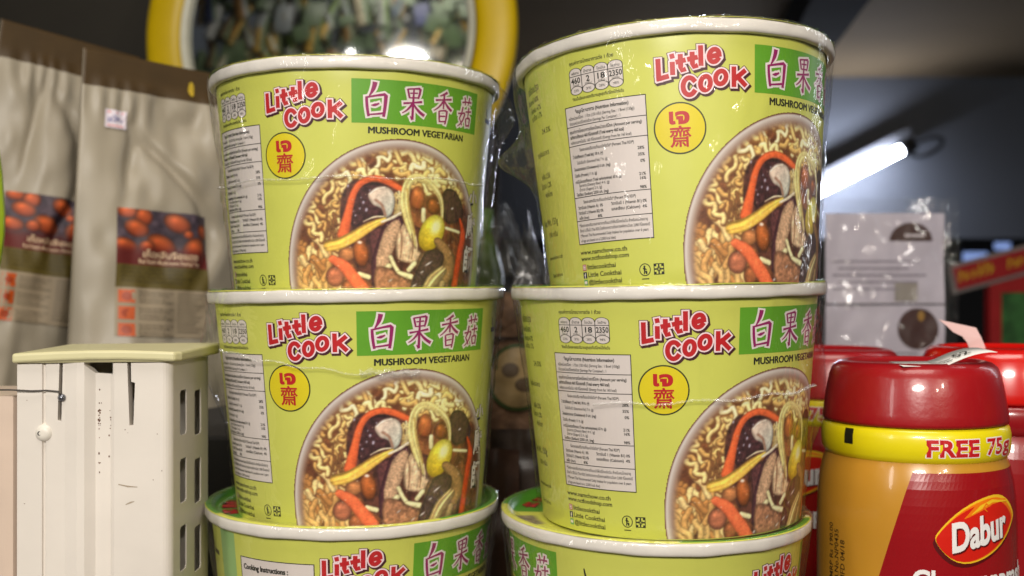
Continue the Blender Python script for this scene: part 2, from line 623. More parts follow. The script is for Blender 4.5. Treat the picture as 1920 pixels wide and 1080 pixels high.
def paint_food(X, Y, e, bare=False):
    p = Painter(X, Y)
    n1 = fbm(X / 60, Y / 60, 3)[:, None]
    n2 = fbm(X / 18, Y / 18, 9)[:, None]
    p.c = np.array([62, 32, 22]) * (1 - n1) + np.array([150, 92, 50]) * n1
    p.c = p.c * (0.65 + 0.7 * n2)
    rnd = random.Random(4)
    # noodles: back of the bowl, right side, lower left
    def ok(x, y):
        return True
    spots = []
    for k in range(92):
        spots.append((rnd.uniform(190, 1190), rnd.uniform(70, 345)))
    spots.sort(key=lambda q: q[1] + rnd.uniform(-60, 60))
    for (x, y) in spots:
        L = rnd.uniform(120, 230)
        A = rnd.uniform(22, 36)
        col = rnd.choice([(240, 214, 146), (228, 194, 122), (246, 228, 172), (212, 168, 98)])
        if x > 900:
            L *= 0.75
            col = rnd.choice([(240, 220, 150), (246, 232, 176), (220, 192, 116)])
        q = curl(rnd, x, y, L, A, rnd.choice([1, 2, 2]), rnd.uniform(-50, 50))
        wd = rnd.uniform(22, 31)
        p.stroke(q + np.array([3, 6]), wd + 9, (138, 92, 50), edge=0.8, hi=0, soft=10)
        p.stroke(q, wd, col, edge=0.6, hi=0.22, seed=int(x))
    for k in range(70):
        x, y = rnd.uniform(60, 420), rnd.uniform(700, 1080)
        col = rnd.choice([(214, 170, 104), (196, 146, 84), (226, 192, 130), (176, 120, 64)])
        p.stroke(curl(rnd, x, y, rnd.uniform(80, 150), rnd.uniform(5, 12), 1, rnd.uniform(40, 110)), rnd.uniform(24, 38), col, edge=0.5, hi=0.15)
    for k in range(40):
        x, y = rnd.uniform(1000, 1330), rnd.uniform(520, 1080)
        p.stroke(curl(rnd, x, y, rnd.uniform(60, 110), rnd.uniform(5, 12), 1, rnd.uniform(30, 120)), rnd.uniform(14, 24), rnd.choice([(150, 106, 60), (196, 156, 96), (110, 70, 40)]), edge=0.5, hi=0.1)
    for k in range(26):
        x, y = rnd.uniform(170, 400), rnd.uniform(330, 720)
        q = curl(rnd, x, y, rnd.uniform(90, 170), rnd.uniform(14, 24), rnd.choice([1, 2]), rnd.uniform(20, 110))
        wd = rnd.uniform(22, 30)
        p.stroke(q + np.array([3, 6]), wd + 9, (126, 80, 44), edge=0.8, hi=0, soft=10)
        p.stroke(q, wd, rnd.choice([(222, 180, 108), (204, 156, 88), (232, 198, 130)]), edge=0.5, hi=0.2)
    # dark broth and wood ear around the carrot
    p.poly([(380, 420), (440, 330), (520, 320), (760, 350), (780, 520), (640, 560), (480, 660), (400, 700), (370, 560)], (74, 42, 34), tex=0.5, tscale=22, seed=2, soft=20, edge=0.8)
    for k in range(16):
        x, y = rnd.uniform(280, 360), rnd.uniform(480, 700)
        p.stroke([(x, y), (x + rnd.uniform(-20, 30), y + rnd.uniform(20, 60))], rnd.uniform(10, 18), (120, 78, 44), edge=0.5, hi=0.2)
    p.poly([(440, 380), (560, 335), (650, 350), (660, 520), (560, 560), (460, 620), (430, 500)], (60, 34, 36), tex=0.6, tscale=16, seed=6, soft=12)
    for (x, y, s) in [(520, 460, 12), (540, 505, 14), (498, 500, 9), (505, 430, 7), (470, 545, 8), (420, 360, 10), (560, 380, 7), (455, 520, 6)]:
        p.ell(x, y, s * 0.6, s, 10, (170, 160, 178), edge=0.7, hi=0.2, soft=0.5)
    # lower area broth
    p.poly([(430, 740), (600, 640), (760, 560), (1000, 640), (1080, 760), (1040, 1010), (700, 1050), (560, 960), (470, 860)], (78, 44, 34), tex=0.5, tscale=24, seed=12, soft=20, edge=0.8)
    p.poly([(600, 930), (700, 900), (800, 950), (830, 1010), (760, 1060), (600, 1060)], (104, 58, 48), tex=0.4, seed=22, soft=10)
    # carrots
    p.stroke([(392, 668), (408, 600), (430, 500), (458, 400), (505, 335), (580, 303), (660, 312), (740, 345), (800, 372)], [66, 58, 44, 40, 38, 36, 38, 36, 30], (212, 92, 48), edge=0.72, hi=0.16, tex=0.08)
    # pale mushroom slice
    p.poly([(548, 412), (590, 365), (650, 348), (705, 372), (722, 440), (702, 520), (660, 545), (635, 492), (580, 468)], (214, 178, 158), tex=0.12, seed=4, edge=0.72, grad=(178, 188, 178))
    p.stroke([(560, 405), (600, 372), (655, 356)], 10, (238, 216, 198), edge=0.8)
    p.stroke([(600, 440), (640, 470), (662, 530)], 14, (150, 110, 90), edge=0.9, soft=12)
    # enoki threads between
    for k in range(8):
        x = 725 + rnd.uniform(-12, 30)
        p.stroke([(x, 370 + k * 6), (x + rnd.uniform(0, 25), 430), (x + rnd.uniform(-20, 20), 520)], rnd.uniform(8, 15), rnd.choice([(224, 200, 140), (200, 168, 106), (236, 220, 170)]), edge=0.55, hi=0.1)
    # peanuts
    p.ell(866, 400, 47, 80, 6, (196, 116, 62), edge=0.5, hi=0.35, grad=(146, 74, 34))
    p.ell(966, 432, 44, 52, 0, (164, 96, 44), edge=0.45, hi=0.45, grad=(120, 62, 26))
    p.ell(420, 790, 60, 46, -20, (176, 112, 66), edge=0.5, hi=0.3)
    # dark mushroom cap at the right
    p.poly([(1030, 330), (1090, 300), (1140, 360), (1150, 460), (1070, 520), (1030, 480)], (74, 52, 42), tex=0.5, tscale=10, seed=8)
    # enoki arch
    p.stroke([(852, 700), (832, 620), (802, 520), (786, 430), (796, 335), (832, 278), (890, 268), (960, 308), (1004, 360), (1020, 420), (1022, 490)], [34, 44, 52, 50, 46, 44, 46, 40, 30, 22, 16], (228, 208, 134), edge=0.6, hi=0.14, streak=0.35, seed=3)
    p.stroke([(800, 350), (812, 470), (846, 600), (866, 690)], [8, 10, 10, 6], (176, 140, 70), edge=0.8)
    # mushroom strips in the middle
    p.poly([(760, 560), (800, 600), (850, 700), (900, 750), (880, 800), (790, 815), (735, 780), (735, 650)], (214, 178, 142), tex=0.3, seed=15, streak=100, edge=0.6)
    p.poly([(560, 640), (640, 600), (720, 570), (740, 640), (700, 760), (660, 900), (600, 960), (575, 800)], (92, 52, 52), tex=0.4, seed=18, soft=10)
    p.stroke([(745, 560), (690, 620), (660, 720), (622, 850), (615, 960)], [60, 84, 92, 84, 60], (74, 38, 46), edge=0.6, hi=0.08, tex=0.25)
    p.stroke([(735, 580), (700, 640), (676, 720), (650, 810), (640, 890)], [50, 80, 86, 78, 50], (190, 152, 120), edge=0.7, hi=0.05, tex=0.35, seed=7)
    for k in range(5):
        p.stroke([(760 + 24 * k, 600 + 10 * k), (770 + 24 * k, 700), (760 + 24 * k, 790)], [6, 9, 5], rnd.choice([(120, 82, 60), (226, 196, 160)]), edge=0.8)
    # peanut and yellow strip
    p.ell(508, 780, 50, 88, -8, (188, 104, 52), edge=0.45, hi=0.25, grad=(150, 76, 30))
    p.ell(500, 715, 16, 10, 0, (244, 210, 190), edge=0.8, hi=0.1, soft=0.5)
    p.stroke([(300, 742), (380, 722), (470, 672), (560, 612), (660, 556)], [62, 66, 62, 54, 22], (214, 168, 72), edge=0.62, hi=0.14, streak=0.3, seed=9)
    p.stroke([(520, 582), (590, 548), (650, 540)], [6, 12, 8], (232, 210, 176), edge=0.7)
    p.stroke([(640, 575), (710, 540), (760, 505)], [14, 20, 12], (220, 204, 178), edge=0.7)
    # white bits
    for pts, wd in [([(700, 792), (728, 850), (765, 895)], 26), ([(690, 850), (655, 885)], 34), ([(755, 890), (830, 900)], 34), ([(852, 812), (815, 860)], 28), ([(905, 465), (905, 535)], 26), ([(1050, 552), (1125, 556)], 20), ([(500, 915), (560, 930)], 30), ([(740, 930), (800, 920)], 20)]:
        p.stroke(pts, wd, (228, 216, 164), edge=0.6, hi=0.12)
    # ginkgo nut
    p.ell(957, 602, 70, 128, 24, (232, 222, 84), edge=0.66, hi=0.16, grad=(206, 168, 28), soft=0.04)
    p.ell(985, 560, 26, 50, 24, (246, 240, 160), edge=0.9, hi=0.1, soft=0.7)
    # lower right mushrooms
    p.poly([(880, 760), (940, 720), (1060, 700), (1090, 800), (1060, 960), (960, 1040), (840, 1030), (820, 960), (860, 860)], (126, 92, 66), tex=0.4, tscale=16, seed=41, soft=10)
    p.poly([(600, 880), (680, 860), (760, 900), (830, 930), (850, 1000), (780, 1050), (620, 1060)], (150, 104, 76), tex=0.45, tscale=18, seed=44, soft=12)
    p.stroke([(1000, 650), (1058, 715), (1072, 800), (1050, 880)], [50, 74, 70, 40], (152, 114, 70), edge=0.55, hi=0.1, tex=0.2)
    p.poly([(930, 722), (1030, 715), (1015, 820), (930, 905), (870, 1010), (820, 1000), (868, 850)], (88, 62, 52), tex=0.45, tscale=12, seed=31, grad=(58, 40, 40))
    p.stroke([(1030, 820), (965, 900), (915, 1000)], [46, 66, 50], (192, 160, 108), edge=0.6, hi=0.1, streak=0.5, seed=14)
    p.stroke([(1030, 900), (1000, 1000)], [30, 40], (170, 140, 96), edge=0.6)
    for (x, y, a, b) in [(940, 800, 30, 5), (850, 955, 22, 5), (900, 860, 14, 5), (790, 990, 20, 4), (700, 940, 16, 4), (600, 1025, 12, 6), (1085, 420, 10, 5)]:
        p.ell(x, y, a, b, -40, (206, 196, 196), edge=0.8, hi=0.1, soft=0.6)
    # right-hand carrot sliver, lower carrot
    p.stroke([(1134, 470), (1152, 560), (1134, 680), (1112, 830), (1092, 980)], [10, 28, 30, 30, 34], (206, 76, 32), edge=0.7, hi=0.12)
    p.ell(345, 935, 62, 66, 0, (170, 100, 70), edge=0.45, hi=0.3)
    p.ell(430, 1010, 46, 60, 0, (150, 86, 50), edge=0.45, hi=0.3)
    p.stroke([(325, 825), (400, 868), (462, 940), (520, 1010), (575, 1090)], [44, 66, 74, 78, 80], (222, 104, 62), edge=0.7, hi=0.14, tex=0.06)
    for k in range(60):     # oil and broth sparkle
        x, y = rnd.uniform(150, 1200), rnd.uniform(150, 1050)
        p.ell(x, y, rnd.uniform(2, 5), rnd.uniform(2, 4), 0, (230, 200, 170), edge=0.8, hi=0, soft=0.6)
    p.c = p.c * (1 + 0.34 * (fbm(X / 5, Y / 5, 77, 2) - 0.5))[:, None] * (1 + 0.25 * (fbm(X / 26, Y / 26, 78, 2) - 0.5))[:, None]
    p.c = np.clip(p.c * 1.14 + 4, 0, 255)
    # china rim of the bowl: pale, thin brown outline
    c = p.c
    inner = 0.925
    a = smooth(inner - 0.035, inner + 0.02, e)[:, None]
    g = smooth(inner, 1.0, e)[:, None]
    rim = np.array([192, 176, 166]) * (1 - g) + np.array([232, 226, 222]) * g
    dark = np.exp(-((e - inner) / 0.035) ** 2)[:, None] * 0.38
    c = c * (1 - a) + rim * a
    c = c * (1 - dark) + np.array([120, 74, 50]) * dark
    o = smooth(0.982, 0.992, e)[:, None]
    c = c * (1 - o) + np.array([104, 62, 40]) * o
    return np.clip(c, 0, 255)


def set_colors(me, rgb):
    ca = me.color_attributes.new('print', 'FLOAT_COLOR', 'POINT')
    l = nlin(rgb)
    ca.data.foreach_set('color', np.column_stack([l, np.ones(len(l))]).astype(np.float32).ravel())


def food_mesh():
    nx, nz = 300, 236
    ph = np.linspace(-11, 88, nx)
    z = np.linspace(0.6, 71, nz)
    P, Zz = np.meshgrid(ph, z)
    P, Zz = P.ravel(), Zz.ravel()
    e = np.sqrt(((P - 38.5) / 48.8) ** 2 + ((Zz - 11) / 59.2) ** 2)
    X, Y = art_xy(P, Zz)
    rgb = paint_food(X, Y, e)
    g = rgb.reshape(nz, nx, 3)
    for _ in range(2):       # printing dots soften the picture a little
        q = np.pad(g, ((1, 1), (1, 1), (0, 0)), 'edge')
        b = (q[:-2, 1:-1] + q[2:, 1:-1] + q[1:-1, :-2] + q[1:-1, 2:]) / 4
        g = g * 0.45 + b * 0.55
    rgb = g.reshape(-1, 3)
    keep = e < 1.0
    V = cup_map(P * MM, Zz, 0.00006)
    idx = np.arange(nx * nz).reshape(nz, nx)
    q = np.stack([idx[:-1, :-1], idx[:-1, 1:], idx[1:, 1:], idx[1:, :-1]], -1).reshape(-1, 4)
    q = q[keep[q].all(1)]
    used = np.unique(q)
    re = -np.ones(nx * nz, int)
    re[used] = np.arange(len(used))
    me = mesh('food_picture', V[used], re[q])
    set_colors(me, rgb[used])
    return me


def strokes_char(name):
    """brush strokes of the four panel characters in a unit box, with widths"""
    return {
        'bai': [([(0.42, 1.0), (0.34, 0.80), (0.16, 0.60)], [.16, .13, .04]), ([(0.04, 0.58), (0.07, 0.30), (0.14, 0.02)], [.09, .10, .09]),
                ([(0.04, 0.56), (0.5, 0.62), (0.86, 0.66), (0.98, 0.60)], [.06, .07, .10, .06]), ([(0.92, 0.64), (0.88, 0.3), (0.82, 0.02)], [.13, .11, .10]),
                ([(0.25, 0.34), (0.42, 0.35), (0.62, 0.40)], [.03, .10, .05]), ([(0.14, 0.07), (0.45, 0.09), (0.80, 0.12)], [.05, .06, .07])],
        'guo': [([(0.22, 0.93), (0.27, 0.80), (0.31, 0.66)], [.06, .07, .06]), ([(0.22, 0.92), (0.5, 0.95), (0.76, 0.97)], [.05, .05, .08]),
                ([(0.76, 0.97), (0.74, 0.82), (0.68, 0.66)], [.09, .08, .06]), ([(0.33, 0.81), (0.66, 0.83)], [.04, .05]), ([(0.32, 0.67), (0.68, 0.69)], [.04, .05]),
                ([(0.49, 0.94), (0.47, 0.5), (0.46, 0.02)], [.06, .08, .09]), ([(0.06, 0.49), (0.45, 0.53), (0.86, 0.58)], [.07, .05, .08]),
                ([(0.45, 0.51), (0.25, 0.32), (0.02, 0.20)], [.09, .06, .03]), ([(0.49, 0.50), (0.68, 0.32), (0.98, 0.17)], [.05, .09, .11]), ([(0.46, 0.02), (0.36, 0.12)], [.09, .03])],
        'xiang': [([(0.70, 0.98), (0.45, 0.88), (0.30, 0.84)], [.09, .06, .03]), ([(0.10, 0.70), (0.5, 0.74), (0.95, 0.79)], [.07, .05, .08]),
                  ([(0.54, 0.92), (0.53, 0.7), (0.52, 0.46)], [.07, .08, .06]), ([(0.52, 0.72), (0.3, 0.52), (0.02, 0.38)], [.08, .06, .03]),
                  ([(0.55, 0.72), (0.75, 0.55), (0.99, 0.44)], [.05, .10, .10]), ([(0.30, 0.38), (0.32, 0.2), (0.34, 0.05)], [.07, .07, .06]),
                  ([(0.30, 0.38), (0.5, 0.41), (0.70, 0.42)], [.05, .05, .07]), ([(0.72, 0.42), (0.70, 0.2), (0.64, 0.0)], [.09, .08, .06]),
                  ([(0.36, 0.23), (0.64, 0.25)], [.05, .05]), ([(0.36, 0.07), (0.64, 0.09)], [.05, .05])],
        'gu': [([(0.30, 0.80), (0.6, 0.84), (0.95, 0.85)], [.06, .05, .07]), ([(0.45, 0.98), (0.50, 0.85), (0.50, 0.72)], [.08, .07, .05]), ([(0.80, 1.0), (0.76, 0.86), (0.70, 0.74)], [.08, .07, .04]),
               ([(0.36, 0.66), (0.30, 0.45), (0.16, 0.28), (0.36, 0.06)], [.08, .08, .06, .05]), ([(0.52, 0.46), (0.36, 0.2), (0.06, 0.02)], [.07, .07, .03]),
               ([(0.06, 0.43), (0.30, 0.45), (0.52, 0.48)], [.06, .05, .06]), ([(0.56, 0.52), (0.76, 0.54), (0.98, 0.56)], [.05, .05, .07]),
               ([(0.78, 0.68), (0.77, 0.5), (0.75, 0.34)], [.08, .07, .05]), ([(0.60, 0.30), (0.62, 0.18), (0.66, 0.05)], [.07, .07, .05]),
               ([(0.60, 0.31), (0.90, 0.34)], [.05, .07]), ([(0.90, 0.34), (0.86, 0.06)], [.08, .06]), ([(0.66, 0.08), (0.86, 0.10)], [.05, .05])],
    }[name]


def resample(pts, w, k=7):
    pts = np.asarray(pts, float)
    t = np.linspace(0, len(pts) - 1, k)
    ti = np.arange(len(pts))
    if len(pts) > 2:
        cx = np.polyfit(ti, pts[:, 0], min(2, len(pts) - 1)) if len(pts) == 3 else None
        if cx is not None:
            cy = np.polyfit(ti, pts[:, 1], 2)
            return np.stack([np.polyval(cx, t), np.polyval(cy, t)], 1), np.interp(t, ti, w)
    return np.stack([np.interp(t, ti, pts[:, 0]), np.interp(t, ti, pts[:, 1])], 1), np.interp(t, ti, w)


def draw_char(p, name, x0, z0, x1, z1, lo, hi, mo, mc, grow=1.7):
    wid, hgt = x1 - x0, z1 - z0
    for pass_ in (0, 1):
        for i, (pts, w) in enumerate(strokes_char(name)):
            q, ww = resample(pts, w)
            q = np.column_stack([x0 + q[:, 0] * wid, z0 + q[:, 1] * hgt])
            ww = np.asarray(ww) * (wid * 0.45 + hgt * 0.55)
            if pass_ == 0:
                d0 = (q[0] - q[1]) / np.linalg.norm(q[0] - q[1] + 1e-9)
                d1 = (q[-1] - q[-2]) / np.linalg.norm(q[-1] - q[-2] + 1e-9)
                q[0] += d0 * grow * 0.45
                q[-1] += d1 * grow * 0.45
                p.stroke(q, ww + grow, lo + 0.01 * i, mo)
            else:
                p.stroke(q, ww, hi + 0.01 * i, mc)


def d2s(deg):
    return deg * MM


def make_logo(p, sx=0.0):
    k, kz = 0.0544, 0.0558
    L = [('L', 88, 208, 186, 368), ('i', 190, 184, 232, 338), ('t', 232, 190, 308, 326), ('t', 312, 178, 392, 304), ('l', 388, 136, 430, 284), ('e', 450, 150, 556, 272),
         ('C', 262, 345, 384, 500), ('o', 384, 340, 490, 470), ('o', 492, 304, 604, 428), ('k', 618, 284, 744, 432)]
    for (ch, x0, y0, x1, y1) in L:
        bx = (-19.8 + (x0 - 75) * k + sx, 90.34 - (y1 - 215) * kz, -19.8 + (x1 - 75) * k + sx, 90.34 - (y0 - 215) * kz)
        sl = 0.20 if ch not in 'Ck' else 0.05
        for (add, lay, mm, dx, dz) in ((2.0, 1, MAROON, 0.55, -0.6), (1.75, 2, MAROON, 0, 0), (1.25, 3, PINKISH, 0, 0), (0.0, 4.5, RED, 0, 0)):
            for j, q in enumerate(letter(ch)):
                q = np.array(q, float)
                x0, z0, x1, z1 = bx
                wd = 1.9
                m_ = wd / 2
                q = np.column_stack([x0 + m_ + q[:, 0] * (x1 - x0 - wd), z0 + m_ + q[:, 1] * (z1 - z0 - wd)])
                q[:, 1] += (q[:, 0] - (x0 + x1) / 2) * sl
                if np.linalg.norm(q[0] - q[-1]) > 1e-6:
                    d0, d1 = q[0] - q[1], q[-1] - q[-2]
                    q[0] += d0 / np.linalg.norm(d0) * (add / 2 + m_ * 0.9)
                    q[-1] += d1 / np.linalg.norm(d1) * (add / 2 + m_ * 0.9)
                p.stroke(q + np.array([dx, dz]), wd + add, lay + 0.02 * j, mm)


def letter(ch):
    arc = lambda a0, a1, rx=0.5, rz=0.5, cx=0.5, cz=0.5, n=22: [(cx + rx * math.cos(R_(a0 + (a1 - a0) * i / n)), cz + rz * math.sin(R_(a0 + (a1 - a0) * i / n))) for i in range(n + 1)]
    return {'L': [[(0.12, 1), (0.12, 0)], [(0.12, 0), (1, 0)]],
            'i': [[(0.5, 0.52), (0.5, 0.0)], [(0.42, 0.98), (0.58, 0.98)]],
            't': [[(0.45, 1.0), (0.45, 0.25), (0.62, 0.0), (0.95, 0.02)], [(0.0, 0.66), (0.95, 0.66)]],
            'l': [[(0.5, 1.0), (0.5, 0.0)]],
            'e': [[(0.02, 0.46), (0.98, 0.5)], arc(0, 318)],
            'C': [arc(42, 318)],
            'o': [arc(0, 360)],
            'k': [[(0.1, 1.0), (0.1, 0.0)], [(0.2, 0.36), (0.95, 0.82)], [(0.38, 0.5), (1.0, 0.0)]]}[ch]


def make_icons(body, mp):
    # energy icons
    p = Print()
    a0, a1 = d2s(-50.4), d2s(-28.3)
    cw = (a1 - a0) / 4
    p.text('คุณค่าทางโภชนาการต่อ 1 ถ้วย', a0 + 0.5, 93.9, 2.0, 0, BLACK, off=0.02, width=a1 - a0 - 4)
    p.text('*คิดเป็นร้อยละของปริมาณสูงสุดที่บริโภคได้ต่อวัน', a0 + 0.3, 79.2, 1.7, 0, BLACK, off=0.02, width=a1 - a0 - 0.5)
    for i, (h, n, u, pc, wd) in enumerate([('พลังงาน', '460', 'กิโลแคลอรี', '23%', 4.6), ('น้ำตาล', '2', 'กรัม', '3%', 1.5), ('ไขมัน', '18', 'กรัม', '28%', 3.2), ('โซเดียม', '2350', 'มิลลิกรัม', '98%', 5.4)]):
        c = a0 + cw * (i + 0.5)
        hw = cw / 2 - 0.02
        # can outline: straight sides, domed top and bottom, cross lines
        p.rect(c - hw, 83.2, c + hw, 90.6, 0, PALE)
        p.ellipse(c, 90.6, hw, 1.75, 0.2, PALE, t0=0, t1=PI, n=20)
        p.ellipse(c, 83.2, hw, 1.75, 0.2, PALE, t0=PI, t1=2 * PI, n=20)
        p.ellipse(c, 90.6, hw + 0.1, 1.85, 1, BLACK, inner=0.89, rings=1, t0=0, t1=PI, n=20)
        p.ellipse(c, 83.2, hw + 0.1, 1.85, 1, BLACK, inner=0.89, rings=1, n=32)
        for xx in (c - hw, c + hw):
            p.rect(xx - 0.14, 83.2, xx + 0.14, 90.6, 1.2, BLACK)
        p.rect(c - hw, 89.0, c + hw, 89.25, 1.1, BLACK)
        p.text(h, c, 89.8, 1.5, 1.3, BLACK, off=0.01, align='c', width=cw * 0.6)
        p.text(n, c, 86.1, 3.3, 1.3, BLACK, off=0.02, align='c', width=wd)
        p.text(u, c, 85.0, 1.1, 1.3, BLACK, align='c', width=cw * 0.5)
        p.text(pc, c, 82.7, 1.4, 1.3, BLACK, align='c', width=cw * 0.4)
    p.build('serving_icons', mp, body)


def make_front(off_deg, body, nutrition):
    """one printed front; off_deg turns it round the cup"""
    mp = lambda s, z, o: cup_map(s + off_deg * MM, z, o)
    # brand lettering
    p = Print()
    make_logo(p)
    p.build('logo', mp, body)
    # title panel
    p = Print()
    p.rect(d2s(18.1), 76.4, d2s(77.0), 95.6, 0, GREEN)
    for nm, a0, a1, z0, z1 in [('bai', 23.4, 31.8, 79.0, 94.3), ('guo', 37.4, 47.2, 78.6, 93.3), ('xiang', 51.0, 60.4, 78.4, 93.2), ('gu', 63.6, 72.8, 78.4, 92.7)]:
        draw_char(p, nm, d2s(a0), z0, d2s(a1), z1, 1, 3, WHITE, MAGENTA)
    p.build('title_panel', mp, body)
    p = Print()
    p.text('MUSHROOM VEGETARIAN', d2s(24.6), 72.0, 4.05, 0, BLACK, width=d2s(68.4) - d2s(24.8), res=3, bold=8, bw=0.19)
    p.build('product_name', mp, body)
    # badge
    p = Print()
    cx, cz = d2s(-9.35), 62.55
    p.ellipse(cx, cz, 10.35, 10.35, 0, OLIVE)
    p.ellipse(cx, cz, 9.75, 9.75, 1, YELLOW)
    p.fit('\u0e40', (cx - 3.7, cz + 1.9, cx - 2.1, cz + 6.3), 2, RED, off=0.05)
    p.fit('\u0e08', (cx - 1.2, cz + 1.9, cx + 3.3, cz + 6.3), 2, RED, off=0.05)
    for k, (sx_, sz_) in enumerate(((0, 0), (0.16, 0), (-0.16, 0), (0, 0.12), (0, -0.12))):
        p.fit('\u9f4b', (cx - 4.1, cz - 7.5, cx + 4.2, cz + 0.9), 2 + 0.15 * k, RED, dx=sx_, dz=sz_, res=6)
    p.build('vegetarian_badge', mp, body)
    # picture
    o = bpy.data.objects.new('food_picture', FOOD)
    COL.objects.link(o)
    o.parent = body
    o.rotation_euler = (0, 0, R_(off_deg))
    # panel beside the logo
    p = Print()
    x0, x1 = d2s(-54.4), d2s(-20.7)
    if nutrition:
        p.rect(x0, 19.7, x1, 77.2, 0, PALE)
        p.frame(x0, 19.7, x1, 77.2, 0.35, 1, BLACK)
        for z in (68.6, 60.6, 39.1, 29.4):
            p.rect(x0, z, x1, z + 0.3, 1, BLACK)
        W = x1 - x0
        def T(t, fx, z, w, size=1.75, off=0.006, al='l'):
            p.text(t, x0 + fx * W, z, size, 1, BLACK, off=off + 0.012, align=al, width=w * W if w else None)
        T('ข้อมูลโภชนาการ (Nutrition Information)', 0.15, 74.0, 0.66, 2.0, 0.02)
        T('หนึ่งหน่วยบริโภค : 1 ถ้วย (150 กรัม) (Serving Size : 1 Bowl (150g))', 0.05, 71.6, 0.82, 1.7, 0.0)
        T('จำนวนหน่วยบริโภคต่อถ้วย (Servings Per Container) : 1', 0.05, 69.5, 0.66, 1.7, 0.0)
        T('คุณค่าทางโภชนาการต่อหนึ่งหน่วยบริโภค (Amount per serving)', 0.04, 66.0, 0.90, 1.8, 0.012)
        T('พลังงานทั้งหมด 460 กิโลแคลอรี (Total energy 460 kcal)', 0.04, 63.8, 0.70, 1.8, 0.02)
        T('พลังงานจากไขมัน 160 กิโลแคลอรี (Energy from fat 160 kcal)', 0.04, 61.6, 0.78, 1.7, 0.0)
        T('ร้อยละของปริมาณที่แนะนำต่อวัน* (Percent Thai RDI*)', 0.16, 58.2, 0.68, 1.7, 0.005)
        for t, z, w, b, pc in [('ไขมันทั้งหมด (Total fat) 18 ก. (g)', 55.6, .42, .02, '28%'), ('ไขมันอิ่มตัว (Saturated fat) 7 ก. (g)', 53.0, .42, 0, '35%'), ('โคเลสเตอรอล (Cholesterol) 0 มก. (mg)', 50.4, .5, .015, '0%'),
                               ('โปรตีน (Protein) 11 ก. (g)', 47.8, .32, .012, ''), ('คาร์โบไฮเดรตทั้งหมด (Total carbohydrate) 63 ก. (g)', 45.2, .62, .015, '21%'), ('ใยอาหาร (Dietary fiber) 4 ก. (g)', 43.5, .42, 0, '16%'),
                               ('น้ำตาล (Sugars) 2 ก. (g)', 41.8, .32, 0, ''), ('โซเดียม (Sodium) 2350 มก. (mg)', 39.9, .45, .015, '98%')]:
            T(t, 0.05 if b else 0.10, z, w, 1.65, b)
            if pc:
                T(pc, 0.95, z, None, 1.7, 0.01, 'r')
        T('ร้อยละของปริมาณที่แนะนำต่อวัน* (Percent Thai RDI*)', 0.14, 36.6, 0.68, 1.7, 0.005)
        for t, fx, z, w in [('วิตามินเอ (Vitamin A)  0%', .05, 34.4, .36), ('วิตามินบี 1 (Vitamin B1) 0%', .52, 34.4, .42), ('วิตามินบี 2 (Vitamin B2) 0%', .05, 32.2, .36), ('แคลเซียม (Calcium)  4%', .52, 32.2, .42), ('เหล็ก (Iron)', .05, 30.1, .15), ('8%', .33, 30.1, .06)]:
            T(t, fx, z, w, 1.65, 0.012)
        for i, t in enumerate(['*ร้อยละของปริมาณสารอาหารที่แนะนำให้บริโภคต่อวัน สำหรับคนไทยอายุ', 'ตั้งแต่ 6 ปีขึ้นไป (Thai RDI) โดยคิดจากความต้องการพลังงานวันละ 2,000 กิโลแคลอรี', '(*Percent Thai Recommended Daily Intakes for population over 6 years', 'of age are based on a 2,000 kcal diet)']):
            T(t, 0.04, 27.0 - 2.1 * i, (.9, .92, .9, .5)[i], 1.65, 0.0)
        p.build('nutrition_panel', mp, body)
    else:
        x1b = d2s(-19.5)
        p.rect(x0 + 1, 20, x1b, 88.5, 0, PALE)
        p.frame(x0 + 1, 20, x1b, 88.5, 0.4, 1, BLACK)
        p.text('Cooking Instructions :', x0 + 3, 83.0, 3.4, 1, BLACK, off=0.02, width=24, bold=4)
        p.build('cooking_panel', mp, body)
    if nutrition:
        make_icons(body, mp)
    # addresses and marks
    p = Print()
    xa = d2s(-54.2)
    p.text('www.namchow.co.th', xa, 15.5, 2.7, 0, BLACK, off=0.018, width=25)
    p.text('www.nctfoodshop.com', xa, 12.9, 2.7, 0, BLACK, off=0.018, width=25.6)
    for i, (t, wd) in enumerate([('littlecookthai', 15.5), ('Little Cookthai', 18), ('@littlecookthai', 18)]):
        z = 9.2 - 3.2 * i
        p.text(t, xa + 3.4, z, 2.8, 0, BLACK, off=0.018, width=wd)
        p.rect(xa + 0.3, z - 0.4, xa + 2.6, z + 2.2, 0, (mat('icon_pink_print', (190, 90, 100), 0.4), mat('icon_navy_print', (34, 44, 66), 0.4), mat('icon_green_print', (96, 170, 110), 0.4))[i])
        if i == 0:
            p.frame(xa + 0.7, z, xa + 2.2, z + 1.8, 0.25, 1, WHITE)
            p.ellipse(xa + 1.45, z + 0.9, 0.4, 0.4, 1, WHITE, rings=1, n=16)
        elif i == 1:
            p.text('f', xa + 1.5, z - 0.3, 2.8, 1, WHITE, off=0.03, align='c')
        else:
            p.ellipse(xa + 1.45, z + 1.0, 0.9, 0.7, 1, WHITE, rings=1, n=16)
    p.build('contact_lines', mp, body)
    p = Print()
    cx, cz = d2s(-25.1), 7.2
    p.ellipse(cx, cz, 2.55, 2.55, 0, BLACK, inner=0.86, rings=1)
    p.ellipse(cx - 0.2, cz + 1.25, 0.45, 0.45, 0, BLACK, rings=1, n=14)
    p.stroke([(cx - 0.9, cz + 0.5), (cx - 0.2, cz + 0.6), (cx + 0.7, cz - 0.1)], [.4, .7, .4], 0, BLACK)
    p.stroke([(cx - 0.3, cz + 0.5), (cx - 0.2, cz - 0.8), (cx - 0.5, cz - 1.8)], [.7, .6, .4], 0.2, BLACK)
